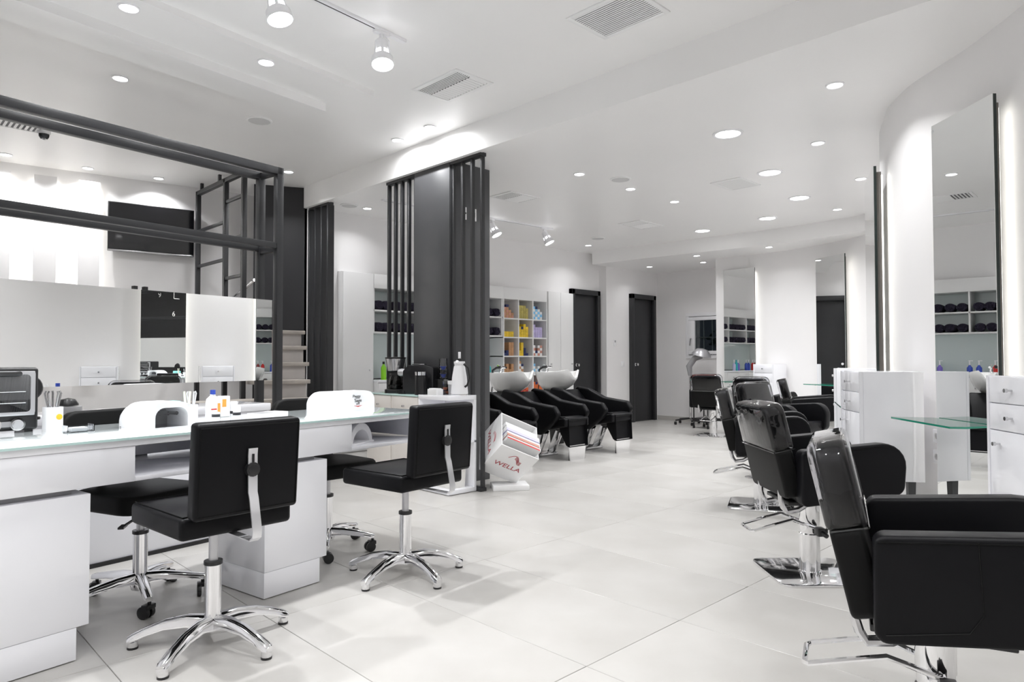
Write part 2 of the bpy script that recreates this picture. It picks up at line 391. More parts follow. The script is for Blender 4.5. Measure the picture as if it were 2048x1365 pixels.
put_small([(.2, 1.7), (1.5, 1.6), (.2, .2), (1.5, .2), (-1.1, 3.2), (-1.1, 1.2), (.6, -1.5), (2.0, -1.5), (-.6, 5.6), (.3, 7.9), (-1.1, -.6), (-.3, 2.4), (.9, -.5), (2.2, -.6), (.3, .9)], ZU, 'unseen small downlight added to the upper ceiling for more light', G_UP + ' out of view')  # unseen lamps added to brighten the near floor, desk fronts and ceiling
put_small([(4.85, 4.07), (5.65, 4.07), (6.46, 4.07)], ZL, 'small glowing downlight in the straight row before the washbasins', G_LOW + ' before the washbasins')
put_small([(4.42, 1.62), (5.52, 2.16), (6.92, 2.31), (8.15, 2.98)], ZL, 'small glowing downlight following the curved mirror wall', G_LOW + ' along the curved wall')
put_small([(8.02, 6.56)], ZL, 'small glowing downlight in front of the first charcoal door', None, P_SMALL * .5)
put_small([(4.22, 6.68)], ZL, 'small glowing downlight seen left of the middle slatted screen', None, P_SMALL * .4)
put_small([(8.95, 5.27), (9.47, 6.45), (9.65, 5.57), (8.97, 4.18)], ZB, 'small glowing downlight under the far white bulkhead', G_BULK, P_SMALL * .28)
big = make_downlight(.115, 'round_ceiling_light', 'large round ceiling light nearest the camera, the biggest of five', G_BIG, P_BIG, .18)
for k, (x, y) in enumerate([(4.80, 2.55), (6.09, 2.82), (7.28, 3.05), (8.06, 3.77), (8.22, 4.75)]):
    if k == 0: big.location = (x, y, ZL)
    else: dup(big, None, (x, y, ZL), 0, ('', 'large round ceiling light second from the camera, beside the grey vent', 'large round ceiling light third from the camera, nearest the curved mirror wall', 'large round ceiling light fourth from the camera, before the far bulkhead', 'large round ceiling light farthest from the camera, by the white bulkhead')[k])
# air vents
def make_vent(name, label, lx, ly, nl, loc, mix=False, rotz=0):
    t = thing(name, label, 'vent', loc, rotz)
    a, b = lx / 2, ly / 2; f = .03
    MB().box(-a, a, -b, -b + f, -.008, 0).box(-a, a, b - f, b, -.008, 0).box(-a, -a + f, -b + f, b - f, -.008, 0).box(a - f, a, -b + f, b - f, -.008, 0).build('vent_frame', 'white_matte', t, .002)
    MB().box(-a + f, a - f, -b + f, b - f, -.001, 0).build('backing', 'vent_dark', t)
    if not mix:
        me = MB().bx((0, 0, -.005), (.50 * 2 * (a - f) / nl, 2 * (b - f), .0016), Matrix.Rotation(R(12), 3, 'Y')).mesh('louver', 'louver')
        for k in range(nl): link('louver', me, t, (-a + f + (k + .5) * (2 * (a - f)) / nl, 0, 0))
    else:
        h = (a - f)
        mA = MB().bx((0, 0, -.005), (.40 * .85 * h / max(4, nl // 2), 2 * (b - f) * .98, .0016), Matrix.Rotation(R(24), 3, 'Y')).mesh('louver', 'louver')
        mC = MB().bx((0, 0, -.005), (h * 1.1, .55 * 2 * (b - f) / nl, .0016), Matrix.Rotation(R(-24), 3, 'X')).mesh('louver', 'louver')
        n1 = max(4, nl // 2)
        for k in range(n1): link('louver', mA, t, (-a + f + (k + .5) * (.85 * h) / n1, 0, 0))
        for k in range(nl): link('louver', mC, t, (a - f - h * .56, -b + f + (k + .5) * (2 * (b - f)) / nl, 0))
    return t
make_vent('air_vent', 'large square white vent with close parallel louvers at the top of the picture', .36, .46, 17, (3.08, 2.30, ZU))
make_vent('air_vent', 'white ceiling vent with two louver directions beside the track spotlight', .34, .50, 14, (3.05, 3.73, ZU), True)
make_vent('air_vent', 'grey louvered vent among the large round ceiling lights', .42, .32, 12, (6.24, 3.24, ZL))
make_vent('air_vent', 'white ceiling vent in front of the washbasins, nearer the far door', .52, .34, 10, (7.27, 5.08, ZL), True)
make_vent('air_vent', 'white ceiling vent just right of the charcoal pillar', .44, .34, 10, (5.06, 5.14, ZL), True)
make_vent('air_vent', 'white framed vent cut by the left edge of the picture', .50, .5, 12, (.92, 6.72, ZU))
def make_speaker(label, loc, r=.10):
    t = thing('ceiling_speaker', label, 'speaker', loc)
    MB().lathe([(r, 0), (r, -.006), (r * .88, -.010), (r * .84, -.008)], 28, cap=False).build('rim', 'white_matte', t)
    MB().lathe([(r * .85, -.007), (.001, -.009)], 28, cap=False).build('grille', 'speaker_cloth', t)
make_speaker('round white ceiling speaker before the charcoal frame', (2.37, 5.36, ZU))
make_speaker('round white ceiling speaker behind two small downlights', (5.28, 3.92, ZL))
make_speaker('round ceiling speaker near the back wall over the washbasins', (7.65, 6.08, ZL))
make_speaker('round white ceiling speaker left of the middle slatted screen', (4.0, 6.70, ZL))
t = thing('security_camera', 'small dome security camera hanging from the ceiling', 'camera', (1.17, 6.87, ZU))
MB().lathe([(.05, 0), (.05, -.02), (.045, -.03)], 20).build('mount', 'white_plastic', t); MB().lathe([(.040, -.03), (.038, -.05), (.026, -.07), (.001, -.078)], 20).build('dome', 'dark_glass', t)
MB().lathe([(.028, -.03), (.024, -.05), (.001, -.06)], 16).build('lens_ball', 'white_plastic', t)
# track spotlights
def make_spot(label, loc, aim, group, power=None):
    t = thing('track_spotlight', label, 'spotlight', loc, 0, group)
    MB().bx((0, 0, -.022), (.10, .030, .024)).cyl((0, 0, -.03), (0, 0, -.065), .012).build('adapter', 'white_plastic', t, .003)
    d = Vector(aim).normalized(); q = Vector((0, 0, -1)).rotation_difference(d).to_matrix().to_4x4(); Mx = Matrix.Translation((0, 0, -.07)) @ q
    b = MB().lathe([(.020, .01), (.038, -.01), (.040, -.075)], 20).xf(Mx).build('spot_body', 'white_plastic', t)
    c = MB()
    for k in range(6):
        a = k * PI / 3; c.bx((.046 * math.cos(a), .046 * math.sin(a), -.095), (.005, .016, .075), Matrix.Rotation(a, 3, 'Z') @ Matrix.Rotation(R(-9), 3, 'Y'))
    c.xf(Mx).build('cage', 'white_plastic', b)
    MB().lathe([(.048, -.105), (.062, -.12), (.066, -.165), (.062, -.165), (.058, -.12)], 24, cap=False).xf(Mx).build('bezel', 'white_plastic', t)
    MB().lathe([(.060, -.158), (.001, -.160)], 24, cap=False).xf(Mx).build('lens', 'lens', t)
    l = lamp(t, power or P_SPOT, .10, 120); l.matrix_local = Mx @ Matrix.Translation((0, 0, -.17))
    MB().tube([(.02, 0, -.03), (.06, .01, -.05), (.06, .01, -.11), (.03, 0, -.13)], .004, 6).build('wire', 'white_plastic', t)
    return t
def make_track(label, a, b, z):
    t = thing('light_track', label, 'track', (a[0], a[1], z)); d = Vector((b[0] - a[0], b[1] - a[1], 0)); L = d.length; t.rotation_euler = (0, 0, math.atan2(d.y, d.x))
    MB().box(0, L, -.018, .018, -.016, 0).build('rail', 'white_plastic', t, .002); MB().box(.03, L - .16, -.004, .004, -.0165, -.015).build('slot', 'black_plastic', t)
    MB().box(L - .12, L, -.017, .017, -.020, -.016).build('end_feed', 'white_plastic', t, .002)
make_track('white spotlight track on the upper ceiling above the desk', (-.3, 3.07), (2.40, 3.39), ZU)
make_spot('white track spotlight near the end of its rail', (2.22, 3.37, ZU), (-.10, -.25, -1), 'track spotlights over the desk')
make_spot('white track spotlight cut off by the top edge of the picture', (1.52, 3.285, ZU), (.12, -.25, -1), 'track spotlights over the desk')
make_spot('unseen white track spotlight added to the desk track for more light', (.3, 3.14, ZU), (.2, -.3, -1), 'track spotlights over the desk')  # extra unseen spot, added for more light at the near left
make_track('white spotlight track over the washbasins', (4.1, 6.2), (6.63, 6.03), ZL)
make_spot('white track spotlight tilted forward at the end of the washbasin rail', (6.48, 6.04, ZL), (.25, -.45, -1), 'track spotlights over the washbasins', 4.0)
make_spot('white track spotlight half hidden by the charcoal pillar', (5.60, 6.10, ZL), (.25, -.45, -1), 'track spotlights over the washbasins', 4.0)
make_spot('white track spotlight over the washbasins hidden behind the pillar', (4.6, 6.17, ZL), (.1, -.45, -1), 'track spotlights over the washbasins', 4.0)

# ------------------------------------------------------------------ slatted screens
sl = MB().box(-.018, .018, -.0125, .0125, .03, ZL - .045).mesh('slat', 'frame_black', .003, 1)
sl2 = MB().box(-.04, .04, -.0125, .0125, .03, ZL - .045).mesh('slat', 'frame_black', .003, 1)
for y0, y1, n, lab in ((4.16, 4.555, 4, 'slatted charcoal screen nearest the magazine holder'), (5.075, 5.53, 5, 'slatted charcoal screen behind the coffee machines'), (6.63, 7.065, 4, 'slatted charcoal screen farthest left, beside the stairs')):
    t = thing('slat_screen', lab, 'screen', (3.735, y0, 0)); W = y1 - y0
    MB().box(-.032, .032, 0, W, ZL - .045, ZL - .015).build('top_rail', 'frame_black', t, .003); MB().box(-.032, .032, 0, W, 0, .03).build('bottom_rail', 'frame_black', t, .003)
    for k in range(n): link('slat', sl2 if y0 > 6 else sl, t, (0, .0125 + k * (W - .025) / (n - 1), 0))
for x, lab, dark in ((3.86, 'white wall plate with a black button on the pillar', 0), (3.975, 'white wall plate with printed marks on the pillar, right one', 1)):
    t = thing('wall_plate', lab, 'switch', (x, 4.56, 2.36)); MB().box(-.028, .028, -.008, 0, -.055, .055).build('plate', 'white_matte', t, .003)
    if dark: MB().box(-.012, .012, -.0095, -.008, -.02, .02).build('print', 'greyplastic', t)
    else: MB().cyl((.012, -.008, 0), (.012, -.014, 0), .008).build('button', 'black_plastic', t)

# ------------------------------------------------------------------ television wall
def tvp(t, off, z): p = TV0 + tvd * t + tvn * off; return (p.x, p.y, z)
t = thing('television', 'flat black television mounted high on the pale wall', 'television', tvp(1.32, .07, 2.48), TVA)
MB().box(-.415, .415, -.02, .02, -.26, .26).build('casing', 'black_plastic', t, .004)
MB().box(-.405, .405, -.0225, -.02, -.235, .25).build('screen', 'screen', t); MB().box(-.412, .412, -.026, -.018, -.262, -.243).build('lower_strip', 'steel', t, .002)
MB().box(-.15, .15, .02, .07, -.12, .12).build('bracket', 'black_plastic', t)
for k, t0 in enumerate((-.48, -.105, .27, .645)):
    lab = ('pale light panel left of the picture edge', 'backlit pale wall panel at the left picture edge', 'backlit pale wall panel in the middle, with its top showing', 'backlit pale wall panel nearest the television')[k]
    t = thing('wall_light', lab, 'wall light', tvp(t0 + .095, 0, .85), TVA, 'backlit panels on the television wall')
    MB().box(-.095, .095, -.085, -.06, 0, 2.07).build('board', 'wall', t, .002)
    MB().box(-.06, .06, -.06, -.002, .03, 2.03).build('spacer', 'wall', t)
    for s in (-1, 1): MB().box(s * .066 - .006, s * .066 + .006, -.035, -.015, .03, 2.03).build('light_strip', 'led', t)

# ------------------------------------------------------------------ staircase behind the mirror frame
stp = thing('staircase', 'open stone staircase climbing behind the mirror frame', 'staircase', (2.3, 6.2, 0))
spec = [(5.55, 3.05, .18), (5.75, 3.12, .35), (5.95, 3.2, .53), (6.22, 3.315, .70), (6.40, 3.375, .875), (6.58, 3.455, 1.05), (6.74, 3.515, 1.22), (6.90, 3.575, 1.39)]
for k, (y, x1, z) in enumerate(spec):
    MB().box((2.2 if y < 6.3 else 2.83) - 2.3, x1 - 2.3, y - 6.2 - .02, y - 6.2 + .30, z - .04, z).build('tread', 'stone', stp, .006)
    MB().box((2.22 if y < 6.3 else 2.84) - 2.3, x1 - 2.33, y - 6.2 + .015, y - 6.2 + .035, z - .175, z - .04).build('riser', 'riser', stp)
scr = thing('stair_screen', 'charcoal ladder like steel screen guarding the staircase', 'screen', (2.78, 6.62, 0))
def bar(mb, p, q, w=.045): return mb.bx([(a + b) / 2 for a, b in zip(p, q)], [max(abs(a - b), 0) + w for a, b in zip(p, q)])
for y, z1 in ((0, 2.94), (.45, 2.94), (1.22, 2.94)): bar(MB(), (0, y, .02), (0, y, z1 - .02)).build('post', 'frame_black', scr, .002)
for y0, y1, z in ((0, 1.22, 2.925),): bar(MB(), (0, y0, z), (0, y1, z)).build('top_rail', 'frame_black', scr, .002)
for y0, y1, z in ((0, .45, 2.70), (0, .45, 1.91), (0, .45, 2.30), (.45, 1.22, 2.50), (.45, 1.22, 2.11), (.45, 1.22, 1.6), (0, .45, 1.4)): bar(MB(), (0, y0 + .03, z), (0, y1 - .03, z), .03).build('rung', 'frame_black', scr, .002)
for y in (.62, 1.12): bar(MB(), (0, y, 2.95), (0, y, 3.01), .03).build('hanger', 'frame_black', scr)
hr = thing('handrail', 'slanting brushed steel handrail beside the stairs', 'handrail', (2.86, 6.6, 0))
MB().cyl((0, .45, 1.72), (0, -.05, 1.86), .016).build('rail', 'steel', hr); MB().tube([(0, .22, 1.785), (.0, .22, 1.74), (.03, .22, 1.70)], .007, 6).build('rail_bracket', 'steel', hr)

# ------------------------------------------------------------------ mirror frame, mirror, wall counter
fr = thing('mirror_frame', 'free standing charcoal steel frame with double bars around the long mirror', 'frame', duv(2.9, 4.22), PHI)
U0 = -3.6
for v in (0, .22):
    bar(MB(), (U0, v, 2.425), (.02, v, 2.425), .05).build('top_bar', 'frame_black', fr, .002)
    bar(MB(), (U0, v, 1.89), (.02, v, 1.89), .04).build('middle_bar', 'frame_black', fr, .002)
    bar(MB(), (.03, v, .025), (.03, v, 2.425), .05).build('post', 'frame_black', fr, .002)
    bar(MB(), (U0, v, .025), (U0, v, 2.425), .05).build('post', 'frame_black', fr, .002)
for z in (2.425, 1.87): bar(MB(), (.03, .03, z), (.03, .19, z), .04).build('cross_bar', 'frame_black', fr, .002)
for z in (2.425, 1.89): bar(MB(), (U0, .03, z), (U0, .19, z), .04).build('cross_bar', 'frame_black', fr, .002)
mr = thing('long_mirror', 'long frameless horizontal mirror above the manicure counter', 'mirror', duv(2.86, 4.19, .935), PHI + R(1.4))
MB().box(-3.4, 0, -.004, 0, 0, .56).build('mirror_face', 'mirror', mr); MB().box(-3.4, .0, 0, .03, 0, .56).build('backing', 'charcoal', mr)
MB().box(-3.38, -.02, .032, .045, .53, .545).build('light_strip', 'led', mr)
for u in (-.93, -.87): MB().bx((u, .02, .57), (.022, .03, .022)).build('clip', 'black_plastic', mr)
wc = thing('wall_counter', 'low white counter standing under the long mirror', 'counter', duv(2.62, 3.84), PHI)
MB().box(-3.0, 0, .02, .36, .02, .755).build('body', 'white_gloss', wc, .003); MB().box(-3.0, .0, 0, .36, .755, .80).build('counter_top', 'white_gloss', wc, .003)
MB().box(-3.0, 0, .012, .03, 0, .02).build('plinth', 'black_plastic', wc)

# ------------------------------------------------------------------ manicure desk
dk = thing('manicure_desk', 'long white gloss manicure desk with glass top and open cubbies', 'desk', duv(0, 2.71), PHI)
UL, UR, DD = -.4, 2.88, .62
MB().mi(0).box(UL, UR, -.015, DD, .776, .786).build('glass_top', 'desk_glass', dk, .002)
MB().box(UL, UR, -.0165, -.0152, .7765, .7855).build('glass_front_edge', 'glass_edge_pale', dk)
MB().box(UL, UR, -.005, DD, .752, .7755).build('top_panel', 'white_gloss', dk, .002)
for a, b in ((UL, 1.26), (1.86, 2.32)):
    MB().box(a, b, 0, DD, .615, .751).build('drawer_box', 'white_gloss', dk, .0025)
for a, b in ((1.262, 1.858), (2.322, UR)):
    MB().box(a, b, .004, DD, .615, .633).build('shelf_board', 'white_gloss', dk, .002)
    MB().box(a, b, DD - .02, DD - .002, .634, .75).build('back_panel', 'white_gloss', dk)
MB().box(UR - .018, UR, .004, DD - .022, .634, .75).build('end_panel', 'white_gloss', dk, .002)
for a, b in ((UL, 1.11), (1.83, 2.175)):
    MB().box(a, b, .012, .45, .12, .592).build('pedestal', 'white_gloss', dk, .003); MB().box(a, b - .04, .014, .43, .004, .119).build('plinth', 'white_gloss', dk, .002)
    MB().box(a + .01, b - .05, .05, .42, .593, .614).build('spacer', 'greyplastic', dk)
    MB().box(a + .03, b - .07, .05, .40, 0, .0038).build('foot', 'black_plastic', dk)

# ------------------------------------------------------------------ desk chairs
def make_base(t, castors, rot=0):
    hub = MB().lathe([(.030, .30), (.030, .11), (.040, .075), (.036, .055)], 18).build('column', 'chrome', t)
    MB().lathe([(.034, .302), (.034, .316), (.02, .316)], 16).build('collar', 'black_plastic', hub)
    MB().cyl((0, 0, .31), (0, 0, .46), .017, n=14).build('gas_lift', 'silverpaint', t)
    for k in range(5):
        a = rot + 2 * PI * k / 5
        prof = [(.02, .085, .026, .026), (.09, .095, .024, .020), (.17, .085, .022, .016), (.24, .062, .021, .014), (.285, .042, .021, .014), (.30, .036, .017, .010)] if not castors else \
               [(.02, .105, .025, .024), (.10, .108, .022, .018), (.18, .100, .020, .014), (.25, .088, .018, .012), (.275, .084, .014, .010)]
        rings = []
        for d, z, w, h in prof:
            rings.append([(d, -w, z - h), (d, w, z - h), (d, w * .9, z + h * .5), (d, w * .45, z + h), (d, -w * .45, z + h), (d, -w * .9, z + h * .5)])
        Mx = Matrix.Rotation(a, 4, 'Z')
        leg = MB().loft(rings).xf(Mx).build('leg', 'chrome', t, smooth=50)
        if castors:
            q = Matrix.Rotation(a, 4, 'Z') @ Matrix.Translation((.258, 0, 0)) @ Matrix.Rotation(R(40 + 60 * k), 4, 'Z')
            w_ = MB()
            for sgn in (-1, 1): w_.cyl((-.012, sgn * .006, .027), (-.012, sgn * .024, .027), .027, n=18)
            w_.bx((.0, 0, .05), (.035, .046, .02)).cyl((.004, 0, .05), (.004, 0, .085), .008, n=8).xf(q); w_.build('castor', 'black_plastic', leg, .003)
        else:
            MB().lathe([(.018, .026), (.019, .008), (.018, .006)], 14, (.283, 0, 0)).xf(Mx).build('foot_cap', 'chrome', leg)
            MB().lathe([(.0195, .0), (.0195, .008), (.01, .008)], 14, (.283, 0, 0)).xf(Mx).build('foot_pad', 'black_plastic', leg)
def make_desk_chair(label, loc, rotz, baserot, square=True):
    """faces +y"""
    t = thing('manicure_chair', label, 'chair', loc, rotz)
    make_base(t, not square, baserot)
    if square:
        st = MB().box(-.21, .21, -.20, .24, .455, .535).build('seat', 'leather', t, .018, 3)
        MB().tube([(-.196, -.186, .536), (.196, -.186, .536), (.196, .226, .536), (-.196, .226, .536)], .0025, 6, True).build('seam', 'leather_matte', st)
        tilt = Matrix.Translation((0, -.235, .54)) @ Matrix.Rotation(R(4), 4, 'X')
        bk = MB().box(-.195, .195, -.032, .032, -.01, .325).xf(tilt).build('backrest', 'leather', t, .016, 3)
        MB().tube([(-.183, -.0325, .006), (.183, -.0325, .006), (.183, -.0325, .309), (-.183, -.0325, .309)], .002, 6, True).xf(tilt).build('piping', 'leather_matte', bk)
        br = MB().strip([(0, .02, .445), (0, -.20, .443), (0, -.30, .441), (0, -.322, .455), (0, -.325, .48), (0, -.300, .59), (0, -.292, .61), (0, -.290, .74), (0, -.293, .765)], .034, .005, (1, 0, 0)).build('back_bracket', 'bracket', t, smooth=25)
        MB().bx((0, -.2945, .715), (.008, .003, .06)).build('slot', 'black_plastic', br)
        MB().cyl((0, -.27, .69), (0, -.30, .69), .020, n=14).cyl((0, -.298, .69), (0, -.135, .69), .026, .023, n=16).build('adjusting_knob', 'black_plastic', br, .003)
        MB().bx((-.035, -.268, .69), (.05, .010, .018)).cyl((-.06, -.262, .69), (-.06, -.272, .69), .018, n=14).cyl((.04, -.262, .69), (.04, -.272, .69), .016, n=14).build('clamp_plate', 'chrome', br, .002)
    else:
        poly = rpoly([(-.21, -.20), (.21, -.20), (.22, .22), (-.22, .22)], .09)
        MB().prism(poly, .43, .51).build('seat', 'leather_matte', t, .02, 3)
        tilt = Matrix.Translation((0, -.23, .53)) @ Matrix.Rotation(R(8), 4, 'X')
        pts = rpoly([(-.20, 0), (.20, 0), (.21, .32), (-.21, .32)], .08)
        MB().prism(pts, -.03, .03, 'y').xf(tilt).build('backrest', 'leather_matte', t, .016, 3)
        MB().strip([(0, .0, .425), (0, -.22, .42), (0, -.275, .44), (0, -.272, .60)], .05, .008, (1, 0, 0)).build('back_bracket', 'black_plastic', t)
        MB().tube([(.02, .05, .425), (.12, .12, .40), (.19, .16, .395)], .006, 6).bx((.215, .175, .394), (.06, .022, .008), Matrix.Rotation(R(40), 3, 'Z')).build('lever', 'black_plastic', t)
    return t
make_desk_chair('square black leather chair nearest the camera, back turned', duv(1.44, 2.47), R(94.7 - 90), R(207 + 9.4 - 94.7 + 90))
make_desk_chair('square black leather chair at the right end of the desk', duv(2.47, 2.48), R(97.4 - 90), R(185 + 9.4 - 97.4 + 90))
make_desk_chair('round edged black chair on castors behind the desk, left', duv(1.50, 3.17), R(-80.6 - 90 + 12), R(60), False)
make_desk_chair('round edged black chair on castors behind the desk, right', duv(2.52, 3.15), R(-80.6 - 90 - 8), R(130), False)

# ------------------------------------------------------------------ things on the manicure desk
ZD = .786
def arch(w, h, r, seg=6): return rpoly([(-w / 2, 0), (w / 2, 0), (w / 2, h), (-w / 2, h)], [0, 0, r, r], seg)
def make_tunnel_lamp(name, label, loc, rotz, w, d, h, closed_front=False):
    """hand sized arch shaped nail lamp, mouth towards -y"""
    t = thing(name, label, 'nail lamp', loc, rotz, 'nail drying lamps')
    full = arch(w, h, h * .62); N = len(full)
    rings = [[(x, y, z) for x, z in full] for y in (0, d * .62)]
    for k in range(1, 6):
        a = k / 5 * PI / 2; q = 1 - .18 * (1 - math.cos(a)); rings.append([(x * q, d * (.62 + .38 * math.sin(a)), z * (1 - .75 * (1 - math.cos(a)))) for x, z in full])
    rings[0] = [(x, 0, z) for x, z in full]
    mb = MB().loft(rings, True, False)
    mb.add([p for p in rings[-1]], [tuple(range(N))])
    inner = [(x * .74, .006 + z * .74) for x, z in full]
    if not closed_front:
        mb.loft([[(x, 0, z) for x, z in full], [(x, 0, z) for x, z in inner]], True, False)
        mb.loft([[(x, 0, z) for x, z in inner], [(x, d * .6, z) for x, z in inner]], True, False)
    else:
        mb.add([(x, 0, z) for x, z in full], [tuple(range(N))])
    mb.build('shell', 'white_plastic', t, smooth=45)
    if not closed_front:
        MB().add([(x, d * .6, z) for x, z in inner], [tuple(range(N))]).build('cavity_back', 'greyplastic', t)
        MB().box(-w * .34, w * .34, .004, d * .58, .002, .007).build('tray', 'steel', t)
        for k in (-1, 0, 1): MB().tube([(k * w * .2, .03, h * .55), (k * w * .2, d * .55, h * .55)], .008, 8).build('tube', 'acrylic', t)
    MB().box(-w * .48, w * .48, .004, d * .9, 0, .004).build('base', 'greyplastic', t)
    return t
make_tunnel_lamp('nail_lamp', 'white tunnel nail lamp with a dark mouth, left on the desk', duv(1.497, 2.90, ZD), PHI + R(3), .195, .27, .112)
t = make_tunnel_lamp('nail_lamp', 'closed white nail lamp with script lettering on its back', duv(2.57, 3.02, ZD), PHI + R(-4), .345, .20, .112, True)
text('lettering', 'Peggy', .024, 'ink', t, frame_M((.045, -.001, .075), (1, 0, 0), (0, 0, 1))); text('lettering', 'Sage', .028, 'ink', t, frame_M((.055, -.001, .050), (1, 0, 0), (0, 0, 1)))
text('lettering', 'paris', .012, 'ink', t, frame_M((.055, -.001, .036), (1, 0, 0), (0, 0, 1)))
MB().prism([(.025, .030), (.055, .022), (.085, .030), (.055, .027)], -.0016, -.0004, 'y').build('red_swoosh', 'red', t)
# domed lamp in the cubby
t = thing('nail_lamp', 'small white domed nail lamp inside the right cubby', 'nail lamp', duv(2.46, 2.80, .633), PHI + R(18), 'nail drying lamps')
mb = MB(); prof = []
for k in range(7):
    a = k / 6 * PI / 2; q = math.cos(a * .85); d = math.sin(a) * .15
    oa = [(-.115 * q * math.cos(PI * i / 16), d, .108 * q * math.sin(PI * i / 16)) for i in range(17)]; prof.append(oa)
mb.loft(prof, False, False)
ia = [(-.082 * math.cos(PI * i / 16), 0, .072 * math.sin(PI * i / 16)) for i in range(17)]; ib = [(x, .11, z * .9) for x, y, z in ia]
mb.loft([prof[0], ia, ib], False, False); mb.add(ib, [tuple(range(17))])
mb.build('shell', 'white_plastic', t, smooth=50); MB().prism(rpoly([(-.125, -.02), (.125, -.02), (.11, .15), (-.11, .15)], .03), 0, .008).build('base', 'white_plastic', t, .002)
MB().bx((.005, .035, .104), (.05, .028, .006), Matrix.Rotation(R(-18), 3, 'X')).build('display', 'screen', t)
# mini oven
t = thing('mini_oven', 'black and silver mini oven with glass door at the left edge', 'oven', duv(1.12, 3.24, ZD), PHI + R(-3))
MB().box(-.36, 0, .006, .17, .008, .262).build('body', 'black_plastic', t, .012, 3)
d_ = MB().prism(rpoly([(-.35, .075), (-.016, .075), (-.016, .245), (-.35, .245)], .008), 0, -.008 + .0, 'y').build('door', 'silverpaint', t)
MB().box(-.35, -.016, -.006, .004, .068, .085).box(-.35, -.016, -.006, .004, .232, .248).box(-.35, -.332, -.006, .004, .085, .232).box(-.034, -.016, -.006, .004, .085, .232).build('door_frame', 'silverpaint', t, .003)
MB().prism(rpoly([(-.334, .083), (-.032, .083), (-.032, .234), (-.334, .234)], .014), -.004, -.008, 'y').build('door_glass', 'screen', t)
MB().tube([(-.30, -.012, .238), (-.28, -.026, .236), (-.09, -.026, .236), (-.07, -.012, .238)], .010, 8).build('handle', 'black_plastic', t)
for z in (.165, .12): MB().cyl((-.32, -.0095, z), (-.05, -.0095, z), .0022, n=6).build('rack', 'steel', t)
for x in (-.075, -.155, -.235, -.315):
    k = MB().cyl((x, .004, .034), (x, -.010, .034), .026, n=22).build('knob_ring', 'chrome', t); MB().cyl((x, -.008, .034), (x, -.022, .034), .019, .017, n=20).build('knob', 'silverpaint', t)
MB().box(-.132, -.098, -.002, .005, .024, .046).build('badge', 'greyplastic', t)
for x in (-.33, -.03): MB().box(x - .015, x + .015, .02, .15, 0, .009).build('foot', 'black_plastic', t)
# cup of manicure tools, small things at the far edge of the desk
def make_cup(name, label, loc, w, h, m, tools, tm_):
    t = thing(name, label, 'holder', loc, PHI)
    MB().prism(rpoly([(-w / 2, -w / 2), (w / 2, -w / 2), (w / 2, w / 2), (-w / 2, w / 2)], w * .2), 0, h, cap=False).prism(rpoly([(-w * .46, -w * .46), (w * .46, -w * .46), (w * .46, w * .46), (-w * .46, w * .46)], w * .2), .004, h, cap=False).box(-w * .45, w * .45, -w * .45, w * .45, 0, .006).build('cup', m, t)
    for k in range(tools):
        a = 2 * PI * k / tools; x, y = .3 * w * math.cos(a), .3 * w * math.sin(a)
        MB().tube([(x * .4, y * .4, .01), (x, y, h), (x * 1.6, y * 1.5, h + .055), (x * 1.3, y * 1.5, h + .065)], .0035, 6).build('tool', tm_, t)
    return t
t = make_cup('tool_cup', 'white cup of manicure tools beside the mini oven', duv(1.152, 3.19, ZD), .062, .10, 'white_plastic', 5, 'steel')
MB().lathe([(.001, 0), (.012, .001), (.001, .002)], 10).xf(Matrix.Translation((.01, -.0385, .06)) @ Matrix.Rotation(PI / 2, 4, 'X')).build('print', 'box_yellow', t)
make_cup('pen_cup', 'small white cup of files standing behind the nail lamp', duv(1.80, 3.30, ZD), .05, .07, 'white_plastic', 4, 'white_plastic')
t = make_cup('file_cup', 'slim cup with two upright wooden files', duv(1.735, 3.22, ZD), .04, .055, 'white_plastic', 0, 'cream')
for k in (-1, 1): MB().bx((k * .008, 0, .075), (.010, .004, .13), Matrix.Rotation(R(6 * k), 3, 'Y')).build('nail_file', 'cream', t)
t = thing('tissue_box', 'mint coloured box on a white tray behind the nail lamp', 'box', duv(1.66, 3.26, ZD), PHI)
MB().box(-.07, .06, -.04, .05, 0, .055).build('tray', 'white_plastic', t, .004); MB().box(-.055, .055, -.03, .04, .056, .095).build('carton', 'aqua', t, .008)
t = thing('lotion_bottle', 'white bottle with blue cap and red print on the desk', 'bottle', duv(1.895, 3.27, ZD), PHI)
MB().loft([[(x * q * .036, y * q * .022, z) for x, y in [(math.cos(a * PI / 8), math.sin(a * PI / 8)) for a in range(16)]] for q, z in ((1, 0), (1.03, .01), (1.03, .075), (.9, .095), (.4, .11), (.4, .118))]).build('bottle_body', 'white_plastic', t)
MB().cyl((0, 0, .117), (0, 0, .140), .013, n=14).build('cap', 'blue', t)
MB().box(-.024, .012, -.0245, -.0225, .022, .07).build('label_print', 'box_white', t); MB().box(-.022, .008, -.0252, -.0244, .04, .046).build('red_line', 'red', t)
MB().box(.014, .028, -.0225, -.0205, .02, .072).build('orange_print', 'orange', t)
t = thing('polish_carton', 'white carton with orange corner next to the lotion bottle', 'carton', duv(1.965, 3.29, ZD), PHI)
MB().box(-.025, .025, -.02, .02, 0, .105).build('carton_body', 'box_white', t, .002); MB().box(-.018, .004, -.021, -.020, .05, .09).build('print', 'orange', t)
